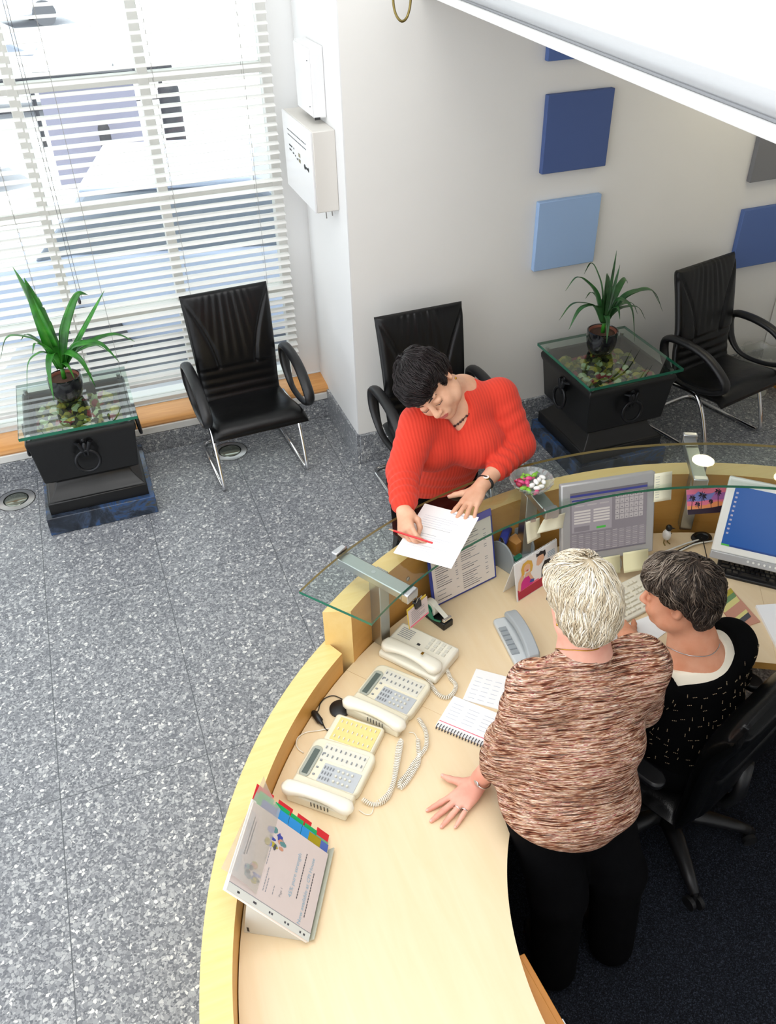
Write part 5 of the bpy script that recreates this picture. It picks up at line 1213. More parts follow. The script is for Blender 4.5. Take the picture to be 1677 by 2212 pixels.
# ================================================================== PEOPLE (smooth implicit surfaces meshed as one skin)
class SDF:
    def __init__(s, lo, hi, h):
        s.lo = np.array(lo, np.float32); s.h = h; s.n = np.ceil((np.array(hi)-lo)/h).astype(int)+1
        s.vol = np.full(s.n, 1.0, np.float32)
    def blk(s, lo, hi):
        a = np.maximum(0, np.floor((lo-s.lo)/s.h).astype(int)); b = np.minimum(s.n, np.ceil((hi-s.lo)/s.h).astype(int)+1)
        if (b <= a).any(): return None, None
        g = [(s.lo[i]+s.h*np.arange(a[i], b[i], dtype=np.float32)) for i in range(3)]
        P = np.stack(np.meshgrid(*g, indexing='ij'), -1)
        return (slice(a[0], b[0]), slice(a[1], b[1]), slice(a[2], b[2])), P
    def mix(s, sl, d, k):
        v = s.vol[sl]
        if k <= 0: s.vol[sl] = np.minimum(v, d); return
        hh = np.maximum(k-np.abs(v-d), 0)/k; s.vol[sl] = np.minimum(v, d)-hh*hh*k*.25
    def sub(s, sl, d, k):
        v = s.vol[sl]; d = -d
        hh = np.maximum(k-np.abs(v-d), 0)/max(k, 1e-6); s.vol[sl] = np.maximum(v, d)+hh*hh*k*.25
    def cone(s, a, b, ra, rb, k=.02, cut=False, sx=1.0, flat=None):
        a = np.array(a, np.float32); b = np.array(b, np.float32); m = max(ra, rb)*max(1.0, sx)+k+2*s.h
        sl, P = s.blk(np.minimum(a, b)-m, np.maximum(a, b)+m)
        if sl is None: return s
        ab = b-a; L2_ = max(1e-9, float(ab@ab)); t = np.clip(((P-a)@ab)/L2_, 0, 1)
        q = P-a-t[..., None]*ab
        if flat is not None:      # flatten along a direction: (unit vector, factor)
            u, f = np.array(flat[0], np.float32), flat[1]; c = q@u; q = q+(c*(1/f-1))[..., None]*u
        d = np.sqrt((q*q).sum(-1))-(ra+(rb-ra)*t)
        if flat is not None: d = d*min(1.0, flat[1]*1.15)
        (s.sub if cut else s.mix)(sl, d, k); return s
    def ell(s, c, r, k=.02, rot=None, cut=False):
        c = np.array(c, np.float32); r = np.array(r, np.float32); m = float(r.max())+k+2*s.h
        sl, P = s.blk(c-m, c+m)
        if sl is None: return s
        q = P-c
        if rot is not None: q = q@np.array(rot, np.float32)       # columns of rot = local axes in world
        k0 = np.sqrt(((q/r)**2).sum(-1)); k1 = np.sqrt(((q/(r*r))**2).sum(-1)); d = k0*(k0-1)/np.maximum(k1, 1e-6)
        (s.sub if cut else s.mix)(sl, d, k); return s
    def chain(s, pts, rs, k=.02, **kw):
        for i in range(len(pts)-1): s.cone(pts[i], pts[i+1], rs[i], rs[i+1], k, **kw)
        return s
    def func(s, lo, hi, fn, k=0.0, cut=True):
        sl, P = s.blk(np.array(lo, np.float32), np.array(hi, np.float32))
        if sl is None: return s
        d = fn(P).astype(np.float32); (s.sub if cut else s.mix)(sl, d, k); return s
    def mesh(s):
        v = s.vol; ins = v < 0
        c = [ins[i:s.n[0]-1+i, j:s.n[1]-1+j, k:s.n[2]-1+k] for i in (0, 1) for j in (0, 1) for k in (0, 1)]
        any_ = c[0].copy(); all_ = c[0].copy()
        for x in c[1:]: any_ |= x; all_ &= x
        act = np.argwhere(any_ & ~all_); idx = -np.ones(any_.shape, np.int64); idx[tuple(act.T)] = np.arange(len(act))
        cv = np.stack([v[act[:, 0]+i, act[:, 1]+j, act[:, 2]+k] for i in (0, 1) for j in (0, 1) for k in (0, 1)], 1)
        cp = np.array([(i, j, k) for i in (0, 1) for j in (0, 1) for k in (0, 1)], np.float32)
        acc = np.zeros((len(act), 3), np.float32); cnt = np.zeros(len(act), np.float32)
        for a in range(8):
            for bit in (1, 2, 4):
                b = a | bit
                if b == a: continue
                va, vb = cv[:, a], cv[:, b]; mk = (va < 0) != (vb < 0); t = np.where(mk, va/np.where(mk, va-vb, 1), 0)
                acc += np.where(mk[:, None], cp[a]+(cp[b]-cp[a])*t[:, None], 0); cnt += mk
        vs = (act+acc/cnt[:, None])*s.h+s.lo; fs = []
        for ax in range(3):
            sa = [slice(None)]*3; sb = [slice(None)]*3; sa[ax] = slice(0, -1); sb[ax] = slice(1, None)
            A, Bq = ins[tuple(sa)], ins[tuple(sb)]; e = np.argwhere(A != Bq); b1, b2 = (ax+1) % 3, (ax+2) % 3
            e = e[(e[:, b1] > 0) & (e[:, b2] > 0) & (e[:, b1] < s.n[b1]-1) & (e[:, b2] < s.n[b2]-1)]
            flip = A[tuple(e.T)]; q = []
            for d1, d2 in ((-1, -1), (0, -1), (0, 0), (-1, 0)):
                f = e.copy(); f[:, b1] += d1; f[:, b2] += d2; q.append(idx[tuple(f.T)])
            q = np.stack(q, 1); q[~flip] = q[~flip][:, ::-1]; fs.append(q)
        return vs.astype(np.float32), np.concatenate(fs)
def npmesh(name, vs, fs, mats, parent=None, org=(0, 0, 0), fm=None, smooth=True, tone=None):
    vs = np.asarray(vs, np.float32)-np.array(org, np.float32); fs = np.asarray(fs, np.int32); k = fs.shape[1]
    me = bpy.data.meshes.new(name); me.vertices.add(len(vs)); me.vertices.foreach_set('co', vs.ravel())
    me.loops.add(fs.size); me.loops.foreach_set('vertex_index', fs.ravel()); me.polygons.add(len(fs))
    me.polygons.foreach_set('loop_start', np.arange(0, fs.size, k, dtype=np.int32)); me.polygons.foreach_set('loop_total', np.full(len(fs), k, np.int32))
    for m in ([mats] if isinstance(mats, str) else mats): me.materials.append(MAT[m])
    if fm is not None: me.polygons.foreach_set('material_index', np.asarray(fm, np.int32))
    if tone is not None: me.attributes.new('tone', 'FLOAT', 'POINT').data.foreach_set('value', np.asarray(tone, np.float32))
    me.update(calc_edges=True); me.polygons.foreach_set('use_smooth', np.full(len(fs), smooth)); me.validate()
    o = bpy.data.objects.new(name, me); link(o, parent); return o
def relax(vs, fs, it=2, lam=.5):
    vs = vs.copy(); n = len(vs); e = np.concatenate([fs[:, [0, 1]], fs[:, [1, 2]], fs[:, [2, 3]], fs[:, [3, 0]]])
    for _ in range(it):
        acc = np.zeros_like(vs); c = np.zeros(n, np.float32)
        for ax in range(3): acc[:, ax] = np.bincount(e[:, 0], vs[e[:, 1], ax], n)+np.bincount(e[:, 1], vs[e[:, 0], ax], n)
        c = np.bincount(e[:, 0], minlength=n)+np.bincount(e[:, 1], minlength=n); vs += lam*(acc/np.maximum(c, 1)[:, None]-vs)
    return vs
def vnormals(vs, fs):
    n = np.cross(vs[fs[:, 2]]-vs[fs[:, 0]], vs[fs[:, 3]]-vs[fs[:, 1]]); out = np.zeros_like(vs)
    for k in range(4):
        for ax in range(3): out[:, ax] += np.bincount(fs[:, k], n[:, ax], len(vs))
    return out/np.maximum(1e-9, np.linalg.norm(out, axis=1))[:, None]
def un(v): v = np.array(v, float); return v/np.linalg.norm(v)
class Frame:
    """head or hand frame: x = own right, y = forward, z = up"""
    def __init__(s, o, fwd, up, sc=1.0):
        s.o = np.array(o, float); f = un(fwd); u = np.array(up, float); u = un(u-f*(u@f)); r = np.cross(f, u); s.R = np.stack([r, f, u], 1); s.sc = sc
    def __call__(s, x, y, z): return s.o+s.R@(np.array([x, y, z])*s.sc)
    def local(s, P): return ((np.asarray(P)-s.o)@s.R)/s.sc
def head(S_, F, neck, full=1.0, hood=False):
    c = F.sc
    def E(p, r, k=.012, cut=False, rx=0.0, rz=0.0):
        R = F.R
        if rx or rz:
            a = np.array([[cos(rz), -sin(rz), 0], [sin(rz), cos(rz), 0], [0, 0, 1]])@np.array([[1, 0, 0], [0, cos(rx), -sin(rx)], [0, sin(rx), cos(rx)]]); R = F.R@a
        S_.ell(F(*p), np.array(r)*c, k*c, R, cut)
    E((0, -.012, .035), (.073, .092, .086), .02); E((0, .028, -.035), (.060*full, .060, .072), .03); E((0, .058, -.088), (.030*full, .026, .022), .03); E((0, .0, -.06), (.058*full, .05, .045), .03)
    for s in (-1, 1):
        E((s*.036, .060, -.032), (.026*full, .024, .028), .02); E((s*.050*full, .02, -.07), (.018, .035, .022), .03)
    E((0, .078, .030), (.048, .014, .016), .02)
    for s in (-1, 1): E((s*.031, .098, .004), (.019, .016, .012), .012, True)
    for s in (-1, 1): E((s*.031, .0775, .002), (.0175, .0125, .0115), .004)
    S_.cone(F(0, .088, .012), F(0, .109, -.026), .0075*c, .0115*c, .012*c); S_.ell(F(0, .108, -.030), np.array([.012, .011, .0095])*c, .008*c, F.R)
    for s in (-1, 1): E((s*.0115, .099, -.033), (.008, .009, .007), .006)
    E((0, .085, -.060), (.030, .014, .022), .014); E((0, .0965, -.057), (.021, .007, .0045), .004); E((0, .095, -.0665), (.018, .008, .0055), .004); E((0, .102, -.0618), (.022, .006, .0012), .002, True)
    E((0, .078, -.092), (.018, .014, .014), .014)
    for s in (-1, 1):
        E((s*.074, -.010, -.004), (.008, .019, .031), .008, rz=s*-.35); E((s*.080, -.006, -.002), (.006, .010, .018), .006, True, rz=s*-.35)
    S_.chain([F(0, -.025, -.05), neck], [.052*c, .058*c], .03)
def hand(S_, F, side, spread=.16, curl=(.12, .15, .12), thumb=None, sc=1.0, pose=None):
    """F: origin wrist, y along fingers, z = back of hand; side=+1 thumb at +x"""
    k = .006*sc; w = np.array(F.o); R = F.R; tips = []
    def P(x, y, z): return F(x*side*sc, y*sc, z*sc)
    S_.chain([P(0, -.03, 0), P(0, .015, 0)], [.026*sc, .025*sc], .012, flat=(F.R[:, 2], .68))
    kn = [(.030, .088, .0), (.010, .094, .003), (-.010, .090, .002), (-.029, .080, -.002)]
    for i, (x, y, z) in enumerate(kn): S_.chain([P(x*.45, .008, 0), P(x, y, z)], [.0145*sc, .0115*sc], .011*sc)
    S_.ell(P(0, .048, -.003), np.array([.036, .045, .0135])*sc, .012*sc, R); S_.ell(P(.026, .028, -.008), np.array([.019, .030, .015])*sc, .012*sc, R)
    ln = [(.042, .026, .020), (.046, .029, .021), (.043, .027, .021), (.034, .021, .019)]; rr = [(.0096, .0084, .0072), (.0098, .0086, .0073), (.0094, .0082, .007), (.0083, .0073, .0063)]
    for i in range(4):
        cu = pose[i] if pose else curl; p = np.array(kn[i]); az = (1.2-.8*i)*spread if not pose else (.35-.25*i)*spread; el = 0.0; pts = [P(*p)]
        for j in range(3):
            el += cu[j]; d = np.array([sin(az)*cos(el), cos(az)*cos(el), -sin(el)]); p = p+d*ln[i][j]; pts.append(P(*p))
        S_.chain(pts, [rr[i][0]*sc, rr[i][0]*sc, rr[i][1]*sc, rr[i][2]*sc], .003*sc); tips.append((pts[-1], pts[-2], rr[i][2]*sc))
    th = thumb or [(.028, .030, -.008), (.050, .055, -.012), (.068, .078, -.014), (.080, .098, -.016)]
    pts = [P(*q) for q in th]; S_.chain(pts, [.0155*sc, .0122*sc, .0102*sc, .0082*sc], .007*sc); tips.append((pts[-1], pts[-2], .0082*sc))
    return tips
def nails(tips, F, parent, org, nm='fingernail'):
    for tip, prev, r in tips:
        d = un(tip-prev); n = F.R[:, 2]-d*(F.R[:, 2]@d); n = un(n); s = np.cross(d, n)
        M = Matrix.Identity(4)
        for i in range(3): M[i][0] = s[i]; M[i][1] = d[i]; M[i][2] = n[i]
        M.translation = V(tip+d*r*.15+n*r*.62-np.array(org)); m = MB().at(M); m.ell((0, 0, 0), (r*.62, r*.85, r*.42), 10, 6); m.build(nm, 'nail', parent, smooth=True)
def hair_strands(seed, n, cv, cf, flow, length, rad, wave, vol=.006, segs=9, wid=3, jit=.08, free=2):
    """locks combed over a cap: each point stays on the cap, the last ones run free; flow(p, nrm) gives the combing direction"""
    from mathutils.bvhtree import BVHTree
    bvh = BVHTree.FromPolygons([tuple(map(float, v)) for v in cv], [tuple(map(int, f)) for f in cf])
    r = np.random.default_rng(seed); nrm0 = vnormals(cv, cf); idx = r.integers(0, len(cv), n); p = cv[idx].copy(); nr = nrm0[idx].copy(); nn = nr.copy()
    d = flow(p, nr)+r.normal(0, jit, p.shape); L = length*r.uniform(.55, 1.15, n); off = r.uniform(0, 1, n)**1.5*vol; cur = p.copy(); pts = []
    fr0 = r.uniform(0, 6.28, n)*.18; tone = np.clip(r.normal(.5, .17, n), 0, 1)
    for i in range(segs+1):
        f = i/segs; lump = vol*.55*(1+np.sin(cur[:, 0]*95+cur[:, 2]*40)*np.sin(cur[:, 1]*88+cur[:, 2]*60)); pts.append(cur+nr*((off*sin(PI*min(1, .25+f*.75))+lump*(1-.7*f)))[:, None])
        if i == segs: break
        d = d-nr*(d*nr).sum(1)[:, None]; d /= np.linalg.norm(d, axis=1)[:, None]+1e-9; side = np.cross(d, nr)
        step = d+side*(wave*np.sin(fr0+i*.8+(p*48).sum(1)))[:, None]; step /= np.linalg.norm(step, axis=1)[:, None]
        cur = cur+step*(L/segs)[:, None]
        if i < segs-free:
            for k in range(n):
                q = bvh.find_nearest(cur[k])
                if q[0] is not None:
                    dist = float(np.dot(cur[k]-np.array(q[0]), np.array(q[1])))
                    if abs(dist) < .012: cur[k] = q[0]; nr[k] = q[1]
        d = d*.55+flow(cur, nr)*.45
    pts = np.stack(pts, 1); N = segs+1; t = np.gradient(pts, axis=1); t /= np.linalg.norm(t, axis=2)[..., None]+1e-9
    ref = nn[:, None, :]*np.ones((1, N, 1)); s = np.cross(t, ref); s /= np.linalg.norm(s, axis=2)[..., None]+1e-9; u = np.cross(s, t)
    R = rad*np.concatenate([[.8], np.linspace(1.2, .9, N-2), [.15]])[None, :, None]*r.uniform(.6, 1.3, (n, 1, 1))
    ring = []
    for k in range(wid): a = 2*PI*k/wid; ring.append(pts+s*(cos(a)*R*1.5)+u*(sin(a)*R*.8))
    vs = np.stack(ring, 2).reshape(-1, 3); i0 = (np.arange(n)*N*wid)[:, None, None]+(np.arange(N-1)*wid)[None, :, None]; kk = np.arange(wid)[None, None, :]; k2 = (kk+1) % wid
    fs = np.stack([i0+kk, i0+k2, i0+wid+k2, i0+wid+kk], -1).reshape(-1, 4); return vs, fs, np.repeat(tone, N*wid)
def on_skin(vs, fs, pts, lift=.003):
    from mathutils.bvhtree import BVHTree
    b = BVHTree.FromPolygons([tuple(map(float, v)) for v in vs], [tuple(map(int, f)) for f in fs]); out = []
    for p in catmull(pts, 6):
        q = b.find_nearest(p)
        out.append(np.array(q[0])+np.array(q[1])*lift if q[0] is not None else np.array(p))
    return out
def ribbon_necklace(pts, r, mat, name, parent, org, beads=True, n=30):
    P = catmull([V(p)-V(org) for p in pts], 8); m = MB()
    if beads:
        L = len(P)
        for i in range(n): q = P[int(i*(L-1)/(n-1))]; m.ell(tuple(q), (r, r, r), 8, 6)
        m.tube(P, r*.35, 5)
    else: m.tube(P, r, 6)
    return m.build(name, mat, parent, smooth=True)
# ------------------------------------------------------------------ 1. person in the red jumper
def person_red():
    org = (1.20, 2.74, 0); t = thing('person', 'dark-haired person in a red ribbed V-neck jumper leaning over the glass shelf with a pencil', 'person', org)
    hc = np.array(at(918, 832, 1.475)); F = Frame(hc, (-.20, -.60, -.66), (-.36, -.72, .60), 1.06)
    hc = np.array([1.072, 2.553, 1.462]); F = Frame(hc, (-.301, -.859, -.414), (-.764, -.042, .643), 1.06)
    nb = np.array(at(1000, 850, 1.325)); sR = np.array(at(905, 915, 1.305)); sL = np.array(at(1078, 858, 1.315))
    eR = np.array(at(872, 1018, 1.175)); wR = np.array(at(873, 1108, 1.145)); eL = np.array(at(1120, 962, 1.155)); wL = np.array(at(1036, 1055, 1.130))
    chest = np.array(at(990, 945, 1.20)); hip = np.array([1.19, 2.80, .90]); waist = np.array(at(1000, 1010, 1.08))+np.array([0, .03, -.03])
    ch = (sR+sL)/2*.5+hip*.0; lat = un(sL-sR); mid = (sR+sL)/2+np.array([0, .02, -.03])
    bust = [np.array(at(938, 985, 1.175))+np.array([0.02, .03, 0]), np.array(at(1050, 975, 1.175))+np.array([-.01, .03, 0])]
    def torso(S_, o):
        up_ = un(mid-hip); fw = un(np.cross(up_, lat)); fw = -fw if fw[1] > 0 else fw; R = np.stack([lat, fw, np.cross(lat, fw)], 1)
        S_.ell(hip+up_*.05, (.19+o, .15+o, .17+o), .05, R); S_.ell(hip+up_*.20, (.175+o, .150+o, .15+o), .06, R); S_.ell(mid-up_*.14, (.170+o, .125+o, .15+o), .06, R); S_.ell(mid-up_*.02, (.165+o, .085+o, .07+o), .05, R)
        for b in bust: S_.ell(b-fw*.025, (.104+o, .092+o, .094+o), .03, R)
        S_.cone(sR, sL, .056+o, .056+o, .05); S_.cone(mid, nb, .10+o*.5, .066+o*.5, .06)
        return R, fw, up_
    # skin
    S_ = SDF((.62, 2.02, 0), (1.72, 3.02, 1.72), .0042)
    torso(S_, -.012); head(S_, F, nb, 1.06)
    S_.cone(nb, mid, .057, .07, .05)
    S_.chain([sR, eR, wR], [.052, .042, .027], .03); S_.chain([sL, eL, wL], [.052, .043, .027], .03)
    for q in (-1, 1): S_.chain([hip+np.array([.09*q, 0, .02]), np.array([1.19+.10*q, 2.80, .48]), np.array([1.19+.10*q, 2.82, .09])], [.085, .055, .04], .03); S_.chain([np.array([1.19+.10*q, 2.83, .05]), np.array([1.19+.10*q, 2.70, .035])], [.035, .03], .02)
    dL = un(np.array(at(1003, 1105, GZ+.012))-wL); FL = Frame(wL, dL, (dL[0]*.2, dL[1]*.2+.05, 1), 1.0); tL = hand(S_, FL, 1, .17, (.16, .10, .10), [(.030, .028, -.006), (.055, .040, -.010), (.078, .052, -.014), (.096, .066, -.018)], .98)
    dR = un(np.array(at(878, 1160, GZ+.026))-wR); FR = Frame(wR, dR, (-.75, .25, .75), 1.0)
    pose = [(.55, .75, .35), (.75, .85, .4), (.9, .9, .4), (.95, .95, .4)]
    tR = hand(S_, FR, -1, .05, pose=pose, thumb=[(.026, .024, -.012), (.040, .050, -.028), (.036, .076, -.040), (.022, .096, -.045)], sc=.95)
    vs, fs = S_.mesh(); vs = relax(vs, fs, 1, .4)
    lc = F.local(vs[fs].mean(1)); lip = (np.abs(lc[:, 0]) < .022) & (lc[:, 1] > .090) & (lc[:, 2] < -.0545+ .0) & (lc[:, 2] > -.0715) & ((np.abs(lc[:, 0])/.022)**2+((lc[:, 2]+.062)/.010)**2 < 1)
    SKIN = (vs, fs); npmesh('body', vs, fs, ['skin_pale', 'lip'], t, org, lip.astype(int))
    pl = bpy.data.objects[t.children[0].name] if False else t
    nails(tL, FL, t, org)
    # jumper
    S_ = SDF((.62, 2.05, .80), (1.72, 3.05, 1.56), .0055); R, fw, up_ = torso(S_, .010)
    S_.chain([sR, eR, wR+(eR-wR)*.36], [.076, .064, .050], .018); S_.chain([sL, eL, wL+(eL-wL)*.58], [.078, .066, .050], .018)
    S_.cone(wR+(eR-wR)*.42, wR+(eR-wR)*.22, .050, .046, .012); S_.cone(wL+(eL-wL)*.62, wL+(eL-wL)*.45, .052, .046, .012)
    vt = np.array(at(996, 937, 1.235))+up_*.045-lat*.028; ntop = nb+up_*.02
    def vcut(P):
        q = P-vt; a = q@lat; h = q@up_; fwd = (P-nb)@fw
        e = np.abs(a-.0*h)-np.minimum(.003+h*.80, .058); e = np.maximum(e, -h); e = np.maximum(e, -(fwd+.09))
        return e*.8
    S_.func(nb-.25, nb+.25, vcut, .004)
    S_.func(nb-.25, nb+.30, lambda P: np.maximum(-((P-nb)@up_)+.035, np.linalg.norm((P-nb+lat*.014)-((P-nb+lat*.014)@up_)[..., None]*up_, axis=-1)-.048), .006)
    S_.func(np.array([.5, 2, .70]), np.array([1.8, 3.1, .90]), lambda P: P[..., 2]-.865, .01)
    vs, fs = S_.mesh(); vs = relax(vs, fs, 2, .5); nn = vnormals(vs, fs)
    # soft folds on the sleeves and at the waist
    def fold(a, b, amp, fr, r):
        d = b-a; L = np.linalg.norm(d); d = d/L; tt = (vs-a)@d; rad = np.linalg.norm((vs-a)-tt[:, None]*d, axis=1); m = np.clip(1-np.abs(rad/r-.6)/1.0, 0, 1)*np.clip(tt/L*3, 0, 1)*np.clip((L-tt)/L*3, 0, 1)
        return amp*m*np.sin(tt*fr+rad*18+nn[:, 0]*2.0)
    disp = fold(sR, eR, .0022, 150, .08)+fold(eR, wR, .0042, 185, .07)+fold(sL, eL, .003, 120, .08)+fold(eL, wL, .0042, 170, .07)
    low = np.clip((1.06-vs[:, 2])/.1, 0, 1)*np.clip((vs[:, 2]-.87)/.05, 0, 1); disp += .003*low*np.sin(vs[:, 2]*95+vs[:, 0]*14)
    npmesh('jumper', vs+nn*disp[:, None], fs, 'red_ribbed_knit', t, org)
    # trousers and shoes
    S_ = SDF((.90, 2.5, 0), (1.50, 3.1, 1.0), .010)
    S_.ell(hip+np.array([0, 0, -.02]), (.195, .15, .14), .05)
    for q in (-1, 1): S_.chain([hip+np.array([.09*q, 0, -.02]), np.array([1.19+.10*q, 2.80, .48]), np.array([1.19+.10*q, 2.82, .07])], [.108, .078, .062], .04)
    vs, fs = S_.mesh(); npmesh('trousers', relax(vs, fs, 1), fs, 'trouser_black', t, org)
    for q in (-1, 1):
        m = MB(); m.ell((1.19+.10*q-org[0], 2.76-org[1], .045), (.042, .12, .045), 14, 8); m.build('shoe', 'plastic_black', t, smooth=True)
    # hair: cap plus combed locks
    S_ = SDF(hc-.17, hc+.17, .004)
    S_.ell(F(0, -.018, .045), np.array([.081, .100, .092])*F.sc, .02, F.R); S_.ell(F(0, .035, .075), np.array([.066, .06, .052])*F.sc, .03, F.R); S_.ell(F(0, -.065, .0), np.array([.068, .05, .07])*F.sc, .03, F.R)
    S_.func(hc-.17, hc+.17, lambda P: (lambda q: np.maximum(np.maximum(q[..., 2]-(.040+.0*q[..., 1]), -(q[..., 1]-.030)), -9))(F.local(P)), .012)
    S_.func(hc-.17, hc+.17, lambda P: (lambda q: np.maximum(q[..., 2]+.005+np.clip(-q[..., 1]-.02, 0, .1)*1.2, -(q[..., 1]+.045)))(F.local(P)), .015)
    vs, fs = S_.mesh(); vs = relax(vs, fs, 2); nn = vnormals(vs, fs)
    crown = F(0, -.05, .13)
    def flow(p, n_):
        d = p-crown; d = d/(np.linalg.norm(d, axis=1)[:, None]+1e-6); fr = np.clip(F.local(p)[:, 1:2]*14, 0, 1); return d*.8+F.R[:, 1]*.15-F.R[:, 2]*.25-F.R[:, 0]*.7*fr
    hv, hf, ht = hair_strands(3, 6000, vs, fs, flow, .055, .0009, .28, .009)
    hb = npmesh('hair', np.concatenate([vs, hv]), np.concatenate([fs, hf+len(vs)]), 'black_hair', t, org, tone=np.concatenate([np.full(len(vs), .4), ht]))
    # brows, lashes, ear stud, necklace, watch, ring
    for s in (-1, 1):
        m = MB(); m.tube([V(F(s*.012, .091, .026))-V(org), V(F(s*.030, .0895, .033))-V(org), V(F(s*.050, .076, .028))-V(org)], [.0028, .0034, .0014], 6); m.build('eyebrow', 'brow', t, smooth=True)
        m = MB(); m.tube([V(F(s*.015, .0885, -.005))-V(org), V(F(s*.031, .0912, -.0085))-V(org), V(F(s*.048, .0835, -.004))-V(org)], [.0008, .0014, .0008], 5); m.build('eyelashes', 'lash', t, smooth=True)
        m = MB(); m.ell(tuple(V(F(s*.083, -.006, -.040))-V(org)), (.0045, .0045, .0045), 8, 6); m.build('earring', 'gold', t, smooth=True)
    neckp = [np.array(at(u, v, z)) for u, v, z in ((1006, 872, 1.318), (1002, 882, 1.306), (994, 892, 1.295), (984, 900, 1.288), (970, 906, 1.284))]
    ribbon_necklace(on_skin(*SKIN, neckp, .002), .0050, 'necklace_bead', 'necklace', t, org, True, 16)
    for a, b, rr, nm, mat in ((wL+(eL-wL)*.14, wL+(eL-wL)*.19, .030, 'watch_strap', 'plastic_black'),):
        d = un(b-a); m = MB(); x_ = un(np.cross(d, FL.R[:, 2])); z_ = np.cross(x_, d); ring = [V(a-np.array(org)+x_*cos(q)*rr*1.03+z_*sin(q)*rr*.80) for q in np.linspace(0, 2*PI, 29)[:-1]]
        m.tube(ring, .0065, 8, closed=True); ws = m.build(nm, mat, t, smooth=True)
        c_ = a-np.array(org)+FL.R[:, 2]*.022+x_*.006; m = MB().at(frame(V(c_), V(d), V(FL.R[:, 2]))); m.lathe([(.013, 0), (.014, .003), (.013, .006)], 20); m.build('watch_case', 'gold', ws, smooth=40); m = MB().at(frame(V(c_), V(d), V(FL.R[:, 2]))); m.lathe([(.011, .0055), (.011, .0068)], 20); m.build('watch_dial', 'paper_warm', ws)
    return t
person_red()
